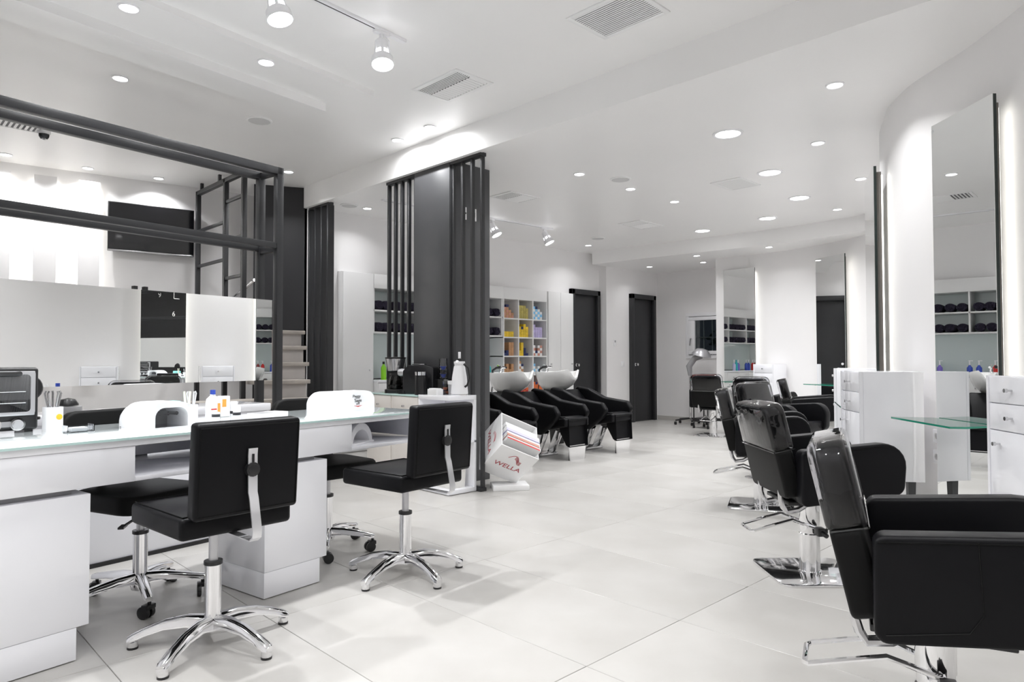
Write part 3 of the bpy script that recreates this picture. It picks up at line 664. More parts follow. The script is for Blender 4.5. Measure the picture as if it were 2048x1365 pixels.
for u, v, h, lab in ((1.86, 3.18, .03, 'tiny white jar with black band before the lotion bottle'), (1.985, 3.20, .05, 'white jar with black band right of the lotion bottle'), (2.03, 3.30, .07, 'plain white tube at the right of the bottles')):
    t = thing('cream_jar', lab, 'jar', duv(u, v, ZD), PHI)
    MB().lathe([(.001, 0), (.018, 0), (.019, h), (.017, h + .004), (.001, h + .005)], 16).build('jar', 'white_plastic', t)
    MB().lathe([(.0195, .010), (.0195, .024)], 16, cap=False).build('band', 'ink', t)
for u, v, lab in ((2.22, 3.28, 'flat magazine lying at the far edge of the desk'),):
    t = thing('magazine', lab, 'magazine', duv(u, v, ZD), PHI + .2); MB().box(-.10, .10, -.05, .05, 0, .006).build('pages', 'box_white', t); MB().box(-.10, .0, -.05, .05, .006, .0068).build('cover_print', 'greyplastic', t)
t = thing('acrylic_tray', 'small clear acrylic tray with pads near the oven', 'tray', duv(1.20, 3.07, ZD), PHI)
MB().box(-.05, .05, -.03, .03, 0, .003).box(-.05, -.047, -.03, .03, .003, .03).box(.047, .05, -.03, .03, .003, .03).box(-.047, .047, -.03, -.027, .003, .03).build('tray', 'acrylic', t); MB().box(-.03, .03, -.02, .02, .004, .02).build('pads', 'box_white', t, .003)
t = thing('black_pot', 'round black pot with glossy lid behind the cup', 'pot', duv(1.42, 3.75, .80), PHI)
MB().lathe([(.001, 0), (.055, 0), (.06, .01), (.06, .05), (.001, .052)], 20).build('pot', 'greyplastic', t); MB().lathe([(.045, .055), (.045, .062), (.03, .085), (.001, .092)], 20).build('lid', 'black_plastic', t)
t = thing('magnifier_lamp', 'round black magnifier head behind the mini oven', 'lamp', duv(1.24, 3.72, .80), PHI)
MB().lathe([(.05, 0), (.05, .012), (.012, .02), (.012, .10)], 18).build('stand', 'black_plastic', t); MB().lathe([(.001, -.012), (.055, -.010), (.062, 0), (.055, .010), (.001, .012)], 22).xf(Matrix.Translation((0, 0, .15)) @ Matrix.Rotation(R(80), 4, 'X')).build('head', 'black_plastic', t)

# ------------------------------------------------------------------ coffee corner along the screens
cf = thing('coffee_counter', 'cream drawer counter with glass top below the slatted screens', 'counter', (3.41, 4.62, 0))
MB().box(.01, .27, 0, .77, .0, .765).build('body', 'cream_drawer', cf, .002); MB().box(-.01, .28, 0, .79, .766, .778).build('glass_top', 'glass_edge_pale', cf, .002)
for k in range(2):
    y0 = .005 + k * .385
    d_ = MB().box(0, .012, y0, y0 + .375, .60, .76).build('drawer', 'cream_drawer', cf, .002); MB().cyl((0, y0 + .19, .68), (-.022, y0 + .19, .68), .008, n=10).build('knob', 'steel', d_)
    d_ = MB().box(0, .012, y0, y0 + .375, .06, .595).build('door', 'cream_drawer', cf, .002); MB().cyl((0, y0 + .19, .55), (-.022, y0 + .19, .55), .008, n=10).build('knob', 'steel', d_)
ws = thing('shelf_unit', 'white open shelf unit at the foot of the pillar screen', 'shelf', (3.41, 4.21, 0))
MB().box(0, .29, 0, .40, .75, .785).build('top_board', 'white_gloss', ws, .002); MB().box(0, .29, 0, .40, .40, .42).build('shelf_board', 'white_gloss', ws, .002); MB().box(0, .29, 0, .40, .005, .04).build('bottom_board', 'white_gloss', ws, .002)
MB().box(.268, .29, 0, .40, .04, .75).build('side_panel', 'white_gloss', ws, .002); MB().box(.0, .29, .382, .40, .04, .75).build('side_panel', 'white_gloss', ws, .002)
t = thing('woven_basket', 'white woven basket with handle on the lower shelf', 'basket', (3.55, 4.36, .04))
MB().loft([[(x * q, y * q, z) for x, y in rpoly([(-.09, -.11), (.09, -.11), (.09, .11), (-.09, .11)], .03)] for q, z in ((.92, 0), (1.0, .17), (.95, .17), (.9, .02))]).build('basket', 'basket', t); MB().tube([(-.085, 0, .165), (-.07, 0, .22), (0, 0, .25), (.07, 0, .22), (.085, 0, .165)], .007, 8).build('handle', 'basket', t)
t = thing('thermos_jug', 'white thermos jug with black handle on the shelf unit', 'jug', (3.57, 4.27, .785))
MB().lathe([(.001, 0), (.068, 0), (.070, .02), (.060, .15), (.046, .23), (.040, .245), (.001, .246)], 24).build('body', 'white_plastic', t); MB().lathe([(.066, -.0), (.0705, .006), (.0705, .012)], 24, cap=False).build('foot_band', 'steel', t)
MB().lathe([(.041, .246), (.046, .262), (.044, .275), (.001, .277)], 20).tube([(-.03, -.02, .262), (-.055, -.035, .275)], .013, 8).build('collar', 'white_plastic', t)
MB().lathe([(.024, .276), (.022, .298), (.001, .30)], 14).tube([(.0, -.055, .255), (.02, -.085, .22), (.022, -.098, .14), (.01, -.088, .085), (.0, -.068, .07)], .009, 8).build('handle', 'black_plastic', t)
MB().bx((0, -.0, .325), (.018, .016, .055)).build('pump_lever', 'white_plastic', t, .003)
t = thing('coffee_maker', 'black and steel drip coffee maker with glass carafe', 'coffee maker', (3.53, 5.11, .778), R(-40))
MB().prism(rpoly([(-.09, -.10), (.09, -.10), (.09, .10), (-.09, .10)], .03), 0, .035).build('hotplate', 'black_plastic', t, .004); MB().box(-.085, .085, .03, .10, .03, .31).build('tower', 'black_plastic', t, .012)
MB().loft([[(x * q, y * q - .01, z) for x, y in [(.09 * math.cos(2 * PI * k / 24), .09 * math.sin(2 * PI * k / 24)) for k in range(24)]] for q, z in ((.72, .195), (.80, .20), (1.0, .30), (1.0, .305))]).build('brew_basket', 'steel', t)
MB().lathe([(.092, .305), (.095, .318), (.001, .322)], 24, (0, -.01, 0)).build('lid', 'black_plastic', t)
c_ = MB().lathe([(.062, .036), (.072, .07), (.062, .125), (.048, .155), (.052, .17)], 24, (0, -.02, 0), cap=False).build('carafe', 'carafe', t); MB().lathe([(.001, .037), (.060, .037), (.068, .07), (.001, .071)], 24, (0, -.02, 0)).build('coffee', 'ink', c_)
MB().lathe([(.054, .158), (.055, .178), (.001, .182)], 20, (0, -.02, 0)).tube([(.05, -.05, .165), (.10, -.09, .15), (.10, -.09, .08), (.06, -.06, .06)], .009, 8).build('carafe_handle', 'black_plastic', t)
t = thing('espresso_machine', 'black capsule espresso machine with silver lever knob', 'coffee machine', (3.575, 4.79, .778), R(-62))
MB().prism(rpoly([(-.15, 0), (.14, 0), (.14, .23), (.06, .25), (-.10, .25), (-.15, .20)], .02), -.06, .06, 'y').build('body', 'espresso', t, .008); MB().prism(rpoly([(-.20, -.07), (-.12, -.07), (-.12, .07), (-.20, .07)], .03), 0, .03).build('drip_tray', 'black_plastic', t)
MB().lathe([(.03, -.03), (.036, 0), (.03, .03), (.001, .035)], 18).xf(Matrix.Translation((-.185, 0, .185)) @ Matrix.Rotation(PI / 2, 4, 'Y')).cyl((-.15, 0, .185), (-.10, 0, .185), .014).build('lever_knob', 'silverpaint', t)
MB().bx((-.02, 0, .256), (.12, .05, .008)).build('top_plate', 'steel', t, .002)
t = thing('milk_frother', 'black milk frother with chrome rim next to the espresso machine', 'frother', (3.47, 4.66, .778))
MB().lathe([(.001, 0), (.05, 0), (.052, .02), (.048, .17), (.001, .171)], 22).build('jug', 'black_plastic', t); MB().lathe([(.049, .165), (.05, .195), (.046, .195), (.001, .19)], 22).build('rim', 'chrome', t)
t = thing('capsule_tube', 'tall clear tube with dark blue capsules', 'container', (3.645, 4.575, .785))
MB().lathe([(.034, 0), (.034, .30)], 20, cap=False).build('tube', 'acrylic', t)
for k in range(7): MB().lathe([(.012, 0), (.027, .028), (.029, .030), (.001, .031)], 14, (0, 0, .005 + k * .033)).build('capsule', ('blue', 'ink')[k % 2], t)
t = thing('capsule_box', 'clear acrylic box of copper capsules', 'container', (3.58, 4.49, .785)); 
MB().box(-.05, .05, -.05, .05, 0, .003).box(-.05, -.047, -.05, .05, .003, .125).box(.047, .05, -.05, .05, .003, .125).box(-.047, .047, -.05, -.047, .003, .125).box(-.047, .047, .047, .05, .003, .125).build('box', 'acrylic', t)
for k in range(8): MB().lathe([(.010, 0), (.018, .02), (.001, .021)], 12, (-.022 + .022 * (k % 3), -.02 + .02 * (k // 3), .006 + .03 * (k % 2))).build('capsule', 'box_orange' if k % 3 else 'steel', t)
t = thing('cup_stack', 'grey paper cup stack with white sleeve by the thermos', 'cups', (3.60, 4.40, .785)); MB().lathe([(.001, 0), (.030, 0), (.036, .10), (.001, .10)], 18).build('cups', 'greyplastic', t); MB().lathe([(.037, .085), (.039, .115), (.036, .115)], 18, cap=False).build('sleeve', 'white_matte', t)
t = thing('napkin_box', 'low white napkin box at the counter edge', 'box', (3.46, 4.44, .785)); MB().box(-.04, .03, -.06, .06, 0, .05).build('box', 'white_matte', t, .003); MB().box(-.03, .02, -.05, .05, .05, .056).build('napkins', 'box_white', t)

# ------------------------------------------------------------------ back cabinets
YC = 6.98
def cabinet_door(t, x0, x1, z0, z1, knob=None):
    d = MB().box(x0, x1, -.018, 0, z0, z1).build('door', 'cabinet_white', t, .002)
    if knob: MB().cyl((knob[0], -.018, knob[1]), (knob[0], -.04, knob[1]), .010, n=10).build('knob', 'steel', d)
t = thing('tall_cabinet', 'tall white cabinet with one door left of the towels', 'cabinet', (4.08, YC, 0)); MB().box(0, .415, 0, .36, 0, 2.10).build('body', 'cabinet_white', t, .002); cabinet_door(t, .004, .411, .01, 2.095, (.36, .95))
t = thing('tall_cabinet', 'tall white cabinet with one door beside the charcoal door', 'cabinet', (7.56, YC, 0)); MB().box(0, .58, 0, .36, 0, 2.10).build('body', 'cabinet_white', t, .002); cabinet_door(t, .004, .28, .01, 2.095, (.05, 1.0)); cabinet_door(t, .284, .576, .01, 2.095, (.53, 1.0))
# towel shelves (the unit is let into the wall)
tw = thing('towel_shelf', 'white wall shelves holding rows of rolled towels', 'shelf', (4.50, YC, 0)); W = 2.13
MB().box(0, W, -.015, .0, 1.93, 2.10).build('top_fascia', 'cabinet_white', tw, .002)
MB().box(0, W, .33, .345, .84, 1.93).build('back_panel', 'splash', tw)
for z in (1.675, 1.41): MB().box(0, W, 0.004, .33, z - .02, z).build('shelf_board', 'cabinet_white', tw, .002)
MB().box(0, W, 0.004, .33, 1.93, 1.95).build('shelf_board', 'cabinet_white', tw, .002)
for x in (0, .70, 1.42, W - .02): MB().box(x, x + .02, 0.004, .33, 1.41, 1.93).build('divider', 'cabinet_white', tw, .002)
bc_ = thing('base_cabinet', 'white base cabinets with counter under the towel shelves', 'cabinet', (4.50, YC, 0))
MB().box(0, W, -.10, .345, .0, .80).build('body', 'cabinet_white', bc_, .002); MB().box(0, W, -.12, .345, .80, .83).build('worktop', 'white_gloss', bc_, .002)
for k in range(5):
    x0 = k * W / 5 + .003; x1 = (k + 1) * W / 5 - .003
    d_ = MB().box(x0, x1, -.116, -.10, .60, .795).build('drawer', 'cabinet_white', bc_, .002); MB().cyl(((x0 + x1) / 2, -.116, .70), ((x0 + x1) / 2, -.135, .70), .009, n=10).build('knob', 'steel', d_)
    d_ = MB().box(x0, x1, -.116, -.10, .06, .595).build('door', 'cabinet_white', bc_, .002); MB().cyl((x1 - .05, -.116, .55), (x1 - .05, -.135, .55), .009, n=10).build('knob', 'steel', d_)
# rolled towels: a spiral seen at the end of each roll
def towel_mesh(r, seed):
    rnd = random.Random(seed); mb = MB(); prof = []
    for y, q in ((-.13, .55), (-.135, .8), (-.125, 1.0), (-.05, 1.04), (.05, 1.0), (.12, .95)):
        prof.append([(r * q * (1 + .07 * math.sin(3 * a + seed)) * math.cos(a), y + .01 * math.sin(5 * a), r + r * q * .92 * math.sin(a)) for a in [2 * PI * k / 16 for k in range(16)]])
    mb.loft(prof)
    sp = []
    for k in range(22): a = k * .55; rr = r * (.12 + .8 * k / 22); sp.append((rr * math.cos(a), -.135, r + rr * .92 * math.sin(a)))
    mb.tube(sp, r * .07, 5); return mb.mesh('rolled_towel', 'towel')
tms = [towel_mesh(.059, k) for k in range(3)]
bays = ((4.53, 5.18, 'left bay'), (5.23, 5.90, 'middle bay'), (5.95, 6.60, 'right bay'))
for x0, x1, bay in bays:
    for z, rowname in ((1.675, 'upper'), (1.41, 'lower')):
        n = 5
        for k in range(n):
            o = link('rolled_towel', tms[(k + int(z * 7)) % 3], None, (x0 + (k + .5) * (x1 - x0) / n, YC + .15, z + .002))
            o.rotation_euler = (0, random.uniform(0, 6) * 0, random.uniform(-.12, .12))
            tag(o, f'dark violet rolled towel on the {rowname} shelf, {bay}', 'towel', f'rolled towels on the {rowname} shelf, {bay}')
# bottles on the counter
def make_bottle(label, loc, m, capm, r=.032, h=.17, pump=False, group=None):
    t = thing('bottle', label, 'bottle', loc, 0, group)
    MB().lathe([(.001, 0), (r, 0), (r, h * .78), (r * .5, h * .92), (r * .35, h)], 16).build('bottle_body', m, t)
    if pump: MB().cyl((0, 0, h), (0, 0, h + .05), .008, n=8).bx((-.012, 0, h + .055), (.045, .014, .010)).build('pump', capm, t)
    else: MB().cyl((0, 0, h), (0, 0, h + .03), r * .45, n=12).build('cap', capm, t)
    return t
make_bottle('teal pump bottle on the counter just right of the pillar', (6.36, 6.98, .83), 'teal', 'white_plastic', .035, .17, True)
for k, (x, m, c, lab) in enumerate(((4.66, 'green', 'black_plastic', 'green bottle with black cap at the left end of the counter'), (4.75, 'green', 'black_plastic', 'second green bottle with black cap on the counter'),
        (4.86, 'darkred', 'white_plastic', 'dark red banded bottle on the wash counter'), (4.95, 'red', 'white_plastic', 'red bottle with white pump on the wash counter'), (5.12, 'blue', 'white_plastic', 'blue bottle with white pump on the wash counter'),
        (5.22, 'blue', 'white_plastic', 'second blue bottle with white pump on the wash counter'), (5.55, 'purple', 'white_plastic', 'violet bottle on the wash counter'), (5.63, 'teal', 'teal', 'tall teal bottle on the wash counter'), (5.72, 'lavender', 'white_plastic', 'pale lavender bottle on the wash counter'))):
    make_bottle(lab, (x, YC + .02, .83), m, c, .033, .19 if 'green' in m or m == 'teal' else .16, c == 'white_plastic')
# colour carton shelves
cs = thing('carton_shelf', 'white cubby shelves filled with coloured hair dye cartons', 'shelf', (6.64, YC, 0)); W = .915
MB().box(0, W, .345, .36, 0, 2.10).build('back_panel', 'cabinet_white', cs); MB().box(0, W, -.0, .345, 1.935, 2.10).build('top_fascia', 'cabinet_white', cs, .002)
cw = W / 3
for k in range(4): MB().box(k * (W - .02) / 3, k * (W - .02) / 3 + .02, 0, .345, .05, 1.935).build('divider', 'cabinet_white', cs, .0015)
rows = [1.665, 1.395, 1.125, .855, .585, .315, .05]
for z in rows: MB().box(0, W, .001, .345, z - .018, z).build('shelf_board', 'cabinet_white', cs, .0015)
cart = {}
def carton(x, y, z, w, h, m, label, group):
    k = (round(w, 3), round(h, 3), m)
    if k not in cart: cart[k] = MB().box(-w / 2, w / 2, -.085, .085, 0, h).mesh('dye_carton', m, .0015, 1)
    tag(link('dye_carton', cart[k], None, (x, y, z)), label, 'carton', group)
cells = [[('box_tan', 'box_pink'), ('box_olive', 'box_olive'), ('box_blue', 'box_white')], [('box_yellow', 'box_yellow'), ('box_yellow', 'box_yellow'), ('box_lilac', 'box_lilac')],
         [('box_navy', 'box_tan'), ('box_yellow', 'box_navy'), ('box_pink', 'box_white')], [('box_tan', 'box_tan'), ('box_tan', 'box_white'), ('box_white', 'box_blue')],
         [('box_tan', 'box_navy'), ('box_orange', 'box_red'), ('box_orange', 'box_orange')], [('box_red', 'box_red'), ('box_red', 'box_red'), ('box_red', 'box_red')]]
stacks = [[(4, 5, 3, 2), (5, 5, 5, 4), (5, 5, 4, 3)], [(2, 2, 2, 2), (4, 4, 5, 4), (5, 4, 4, 4)], [(1, 2, 5, 5), (2, 5, 3, 1), (4, 2, 4, 4)], [(3, 4, 2, 4), (5, 4, 0, 0), (4, 2, 3, 2)], [(2, 5, 5, 3), (4, 5, 2, 2), (4, 4, 4, 3)], [(3, 3, 2, 1), (3, 4, 4, 2), (3, 3, 0, 0)]]
nm = dict(box_tan='tan', box_pink='pinkish', box_olive='olive', box_blue='blue', box_white='white', box_yellow='yellow', box_lilac='lilac', box_navy='navy', box_orange='orange', box_red='red')
rown = ('top', 'second', 'third', 'fourth', 'fifth', 'sixth'); coln = ('left', 'middle', 'right')
for i in range(6):
    for j in range(3):
        x0 = 6.64 + .022 + j * (W - .02) / 3; iw = (W - .02) / 3 - .024
        for k in range(4):
            w_ = iw * .70 / 4
            for q in range(stacks[i][j][k]):
                m = cells[i][j][(k + q) % 2 if (i, j) not in ((2, 0), (2, 1), (4, 0)) else (1 if k > 1 else 0)]
                if q == stacks[i][j][k] - 1 and k == 1 and (i + j) % 2 == 0: m = 'box_navy'
                carton(x0 + .006 + (k + .5) * (w_ + .0015), YC + .105, rows[i] + .0005 + q * .0385, w_, .038, m, f'{nm[m]} dye carton in the {rown[i]} row, {coln[j]} cubby', f'{nm[m]} cartons, {rown[i]} row {coln[j]} cubby')
# wall devices
t = thing('light_switch', 'white light switch left of the far charcoal door', 'switch', (9.36, 6.93, .99)); MB().box(-.045, .045, -.012, 0, -.045, .045).build('plate', 'white_plastic', t, .004); MB().box(-.028, .028, -.017, -.012, -.028, .028).build('rocker', 'white_matte', t, .003)
t = thing('thermostat', 'small white thermostat with grey display on the wall', 'thermostat', (9.15, 6.93, 1.35)); MB().box(-.03, .012, -.016, 0, -.06, .045).build('case', 'white_plastic', t, .004); MB().box(-.026, .008, -.018, -.016, .0, .035).build('display', 'greyplastic', t)

# ------------------------------------------------------------------ wash units (feet towards -y)
def make_wash_unit(label, x):
    t = thing('wash_unit', label, 'wash unit', (x, 4.75, 0), 0, 'backwash units in a row')
    # leg rest: polished plate below, leather apron above
    MB().prism([(-.115, 0), (.115, 0), (.14, .16), (-.14, .16)], .0, .012, 'y').build('front_plate', 'chrome', t); MB().box(-.11, .11, .012, .03, 0, .15).build('pedestal', 'black_plastic', t)
    ap = []
    for y, z0, z1, w in ((.02, .15, .40, .145), (-.02, .145, .42, .15), (-.025, .15, .44, .15), (.03, .16, .46, .15), (.12, .30, .46, .15)):
        ap.append([(-w, y, z0), (w, y, z0), (w, y + .015, z1), (-w, y + .015, z1)])
    MB().loft(ap).build('leg_rest', 'leather', t, .02, 3)
    # seat pan and back
    pts = rpoly([(.0, .46), (.0, .36), (.45, .28), (.62, .33), (.92, .66), (.84, .71), (.56, .43), (.40, .385)], [.03, .02, .06, .06, .04, .04, .10, .08], 5)
    MB().prism(pts, -.20, .20, 'x').build('seat_shell', 'leather', t, .018, 3)
    # side wings: broad crescent from the head end down to the knees
    wing = rpoly([(.30, .26), (.58, .27), (.78, .44), (.94, .64), (.88, .735), (.68, .71), (.44, .615), (.26, .595), (.10, .58), (.03, .49), (.10, .40)], [.05, .08, .1, .05, .05, .12, .12, .08, .05, .05, .05], 5)
    for s in (-1, 1):
        a = MB().prism(wing, s * .20, s * .275, 'x').build('arm_wing', 'leather', t, .028, 4)
    MB().box(-.16, .16, .42, .62, .0, .03).build('foot_plate', 'steel', t, .006)
    for s in (-1, 1): MB().bx((s * .12, .42, .16), (.018, .10, .34), Matrix.Rotation(R(28), 3, 'X')).build('slant_leg', 'chrome', t, .004)
    # bowl stand
    MB().bx((0, 1.04, .36), (.16, .10, .70), Matrix.Rotation(R(-4), 3, 'X')).build('stand', 'black_plastic', t, .01)
    for s in (-1, 1): MB().cyl((s * .09, .88, .68), (s * .06, .72, .40), .016).build('strut', 'chrome', t)
    MB().box(-.15, .15, .82, 1.18, .62, .69).build('bracket', 'black_plastic', t, .01)
    # bowl: deep oval with a notch for the neck
    N = 40; rings = []
    def rim(q, z, dy=0, horn=0.):
        out = []
        for k in range(N):
            a = 2 * PI * k / N; x_ = .225 * math.sin(a); y_ = -.31 * math.cos(a)
            if y_ < 0: y_ *= 1.0
            nz = 0
            fr_ = max(0, math.cos(a))
            notch = max(0, 1 - (x_ / .085) ** 2) if fr_ > .3 else 0
            hn = fr_ ** 2
            zz = z + horn * (.035 * hn - .105 * notch * (hn > 0))
            out.append((x_ * q, 1.02 + dy + y_ * q, zz))
        return out
    rings = [rim(.48, .69, .05), rim(.56, .70, .04), rim(.80, .755, .02), rim(.94, .835, 0, .4), rim(1.0, .895, 0, 1), rim(1.0, .915, 0, 1), rim(.93, .918, 0, 1), rim(.86, .89, 0, .9), rim(.72, .80, 0, .2), rim(.40, .75), rim(.1, .745)]
    MB().loft(rings).build('bowl', 'porcelain', t, smooth=60)
    # tap and shower handle
    MB().lathe([(.026, 0), (.026, .012), (.018, .02), (.018, .06), (.001, .062)], 16, (.05, 1.25, .905)).tube([(.05, 1.25, .955), (.05, 1.20, .98), (.05, 1.15, .975)], .013, 8).bx((.05, 1.27, .99), (.018, .07, .014), Matrix.Rotation(R(25), 3, 'X')).build('tap', 'chrome', t)
    MB().tube([(-.06, 1.27, .90), (-.065, 1.265, .94), (-.03, 1.24, .97), (.0, 1.19, .98)], [.012, .013, .014, .018], 8).build('shower_handle', 'black_plastic', t)
    MB().tube([(-.07, 1.25, .86), (-.075, 1.27, .7), (-.07, 1.2, .3)], .007, 6).build('hose', 'black_plastic', t)
    return t
make_wash_unit('black backwash chair partly hidden behind the magazine holder', 4.80)
make_wash_unit('black backwash chair with white bowl in the middle of the three', 5.61)
make_wash_unit('black backwash chair with white bowl nearest the charcoal doors', 6.42)

# ------------------------------------------------------------------ magazine holder cube
A_ = Vector((3.7467, 3.9576, 0.4213))                                   # nearest corner of the cube, then its three edge directions
e1 = Vector((0.8583, -0.3304, -0.3940)); e2 = Vector((0.5130, 0.5543, 0.6540)); e3 = e1.cross(e2)
if e3.z < 0: e3 = -e3
e1.normalize(); e3.normalize(); e2 = e3.cross(e1).normalized(); L = .355
zlow = min((A_ + e1 * (L * i) + e2 * (L * j) - e3 * (L * k)).z for i in (0, 1) for j in (0, 1) for k in (0, 1))
A_ = A_ + Vector((0, 0, .030 - zlow))
mg = thing('magazine_holder', 'white tilted cube magazine holder with red lettering', 'magazine holder', (3.98, 4.11, 0))
MX = Matrix((e1, e2, -e3)).transposed().to_4x4(); MX.translation = A_ - Vector((3.98, 4.11, 0))
th = .008
MB().box(0, L, 0, th, 0, L).xf(MX).build('front_panel', 'white_matte', mg, .001); MB().box(0, L, L - th, L, 0, L).xf(MX).build('rear_panel', 'white_matte', mg, .001)
MB().box(0, th, th, L - th, 0, L).xf(MX).build('side_panel', 'white_matte', mg, .001); MB().box(L - th, L, th, L - th, 0, L).xf(MX).build('side_panel', 'white_matte', mg, .001)
MB().box(th, L - th, th, L - th, L - th, L).xf(MX).build('bottom_panel', 'white_matte', mg, .001)
bs = MB().box(-.15, .15, -.11, .11, 0, .042); bs.xf(Matrix.Rotation(R(-36), 4, 'Z')).build('foot_board', 'white_matte', mg, .003)
# lettering on the front panel (normal -e2): text runs along e1, up is +e3 side
def on_front(a, b): return MX @ Vector((a, -.0008, b))
tx = text('lettering', 'WELLA', .078, 'logo_red', mg, frame_M(on_front(L * .50, L * .63), e1, e3)); tx.scale = (1.0, .82, 1)
wv = MB()
for k in range(4):
    pts = []
    for q in range(15):
        s_ = q / 14; a = L * (.36 + .36 * s_); b = L * .29 + .011 * k - .042 * math.sin(PI * min(1, s_ * 1.25)) + .05 * max(0, s_ - .62) - .05 * max(0, s_ - .82)
        if k and s_ < .42: continue
        pts.append(MX @ Vector((a, -.0008, b)))
    wv.tube(pts, .0026, 5)
wv.build('wave_logo', 'logo_red', mg)
tx = text('lettering', 'WELLA', .078, 'logo_red', mg, frame_M(MX @ Vector((-.0008, L * .5, L * .60)), -e2, e3)); tx.scale = (1.0, .82, 1)
wv = MB()
for k in range(3): wv.tube([MX @ Vector((-.0008, L * (.34 + .3 * q / 10), L * (.30 + .03 * k) - .02 * math.sin(PI * q / 10) )) for q in range(11)], .0017, 5)
wv.build('wave_logo', 'logo_red', mg)
for k, (y0, th_, out, m, lab) in enumerate(((.06, .030, .035, 'red', 'red spined magazine lowest in the white holder'), (.10, .045, .03, 'box_pink', 'colourful magazine in the middle of the white holder'), (.16, .050, .025, 'lavender', 'thick lavender magazine in the white holder'), (.225, .035, .01, 'box_white', 'white magazine at the back of the white holder'))):
    o = thing('magazine', lab, 'magazine', (3.98, 4.11, 0)); MB().box(.035, L - .012 + .012 * (k < 3), y0, y0 + th_, -out, L - .03).xf(MX).build('pages', 'box_white', o, .001)
    MB().box(.034, L - .012 + .013 * (k < 3), y0 - .0012, y0, -out - .001, L - .03).xf(MX).build('cover', 'box_white' if k == 0 else m, o); MB().box(.034, L - .01, y0, y0 + th_ * .5, -out - .0018, -out - .0002).xf(MX).build('spine_print', m, o)

# ------------------------------------------------------------------ styling stations
def make_wall_mirror(label, a, b, glow=True):
    """a: far end, b: near end of the mirror face in plan"""
    a = Vector((*a, 0)); b = Vector((*b, 0)); d = (a - b); L = d.length; ang = math.atan2(d.y, d.x)
    t = thing('styling_mirror', label, 'mirror', (b.x, b.y, 0), ang, 'tall styling mirrors on the curved wall')   # x along, +y faces the room
    z0, z1 = .20, 2.40
    MB().box(0, L, -.003, 0, z0, z1).build('mirror_face', 'mirror', t); MB().box(0, L, -.020, -.003, z0, z1).build('glass_edge', 'mirror_edge', t)
    MB().box(.03, L - .03, -.052, -.020, z0 + .03, z1 - .035).build('back_box', 'mirror_back', t)
    for x in (.050, L - .050): MB().box(x - .007, x + .007, -.062, -.053, z0 + .05, z1 - .055).build('light_strip', 'led_mirror', t)
    return t
make_wall_mirror('tall backlit mirror at the right edge of the picture', (4.405, 1.09), (4.068, .738))
make_wall_mirror('tall backlit mirror seen edge on behind the drawer unit', (5.54, 1.825), (5.03, 1.60))
make_wall_mirror('tall backlit mirror reflecting a charcoal door', (9.21, 3.655), (8.944, 3.197))
make_wall_mirror('tall backlit mirror farthest away, reflecting the towel shelves', (9.40, 5.09), (9.393, 4.60))
def make_drawer_unit(label, p, ang, legs=True, w=.30, d=.35, ztop=1.0, zbot=.355):
    """p: back corner on the wall nearest the camera; x along the wall away from the camera, +y into the room"""
    t = thing('drawer_unit', label, 'drawers', (p[0], p[1], 0), ang, 'white drawer units between the mirrors')
    MB().box(0, w, 0, d - .02, zbot, ztop).build('body', 'white_gloss', t, .002); MB().box(0, .016, d - .019, d, zbot, ztop).box(w - .016, w, d - .019, d, zbot, ztop).build('side_edge', 'white_gloss', t)
    z = ztop - .002
    for h in (.122, .122, ztop - zbot - .252):
        dr = MB().box(.018, w - .018, d - .019, d - .003, z - h + .002, z - .002).build('drawer', 'white_gloss', t, .0015); z -= h
        kz = z + h / 2 if h < .2 else z + h - .06; kx = w / 2 if h < .2 else w * .75
        MB().cyl((kx, d - .004, kz), (kx, d + .022, kz), .0045, n=10).cyl((kx, d + .018, kz), (kx, d + .030, kz), .009, n=14).build('knob', 'steel', dr)
    for x in (.05, w - .05):
        for y in (.06, d - .08): MB().loft([[(x + q * c, y + q * e, z_) for c, e in ((-1, -1), (1, -1), (1, 1), (-1, 1))] for q, z_ in ((.013, 0), (.021, zbot))]).build('leg', 'charcoal', t)
    return t
make_drawer_unit('white three drawer unit right of the nearest mirror, cut by the picture edge', (3.665, .285), R(39), w=.38, d=.27)
make_drawer_unit('white three drawer unit standing between the two nearest mirrors', (4.515, 1.18), R(36), w=.37)
make_drawer_unit('white drawer unit mostly hidden behind the nearer one', (5.78, 1.79), R(14))
make_drawer_unit('white drawer unit between the two far mirrors', (9.43, 4.16), R(84))
def make_shelf(label, poly, z=.735, th=.010):
    t = thing('glass_shelf', label, 'shelf', (poly[0][0], poly[0][1], z)); P = [(p[0] - poly[0][0], p[1] - poly[0][1]) for p in poly]; n = len(P)
    mb = MB(); v = [(x, y, 0) for x, y in P] + [(x, y, th) for x, y in P]
    mb.mi(0).add(v, [tuple(range(n))[::-1], tuple(range(n, 2 * n))]); mb.mi(1).add(v, [(i, (i + 1) % n, n + (i + 1) % n, n + i) for i in range(n)])
    mb.build('glass', ['clear', 'glass_edge'], t)
    for k in (-1, -2): MB().cyl((P[k][0] * .97, P[k][1] * .97, -.012), (P[k][0] * .97, P[k][1] * .97, 0), .008, n=8).build('support_pin', 'chrome', t)
make_shelf('clear glass shelf with green edge before the nearest mirror', [(4.29, 1.29), (3.86, .90), (3.90, .84), (4.07, .76), (4.395, 1.10)])
make_shelf('clear glass shelf before the edge on mirror', [(5.52, 2.06), (4.98, 1.82), (4.96, 1.74), (5.02, 1.625), (5.53, 1.85)])
make_shelf('clear glass shelf before the mirror reflecting the charcoal door', [(9.02, 3.76), (8.78, 3.30), (8.82, 3.24), (8.945, 3.215), (9.18, 3.665)])
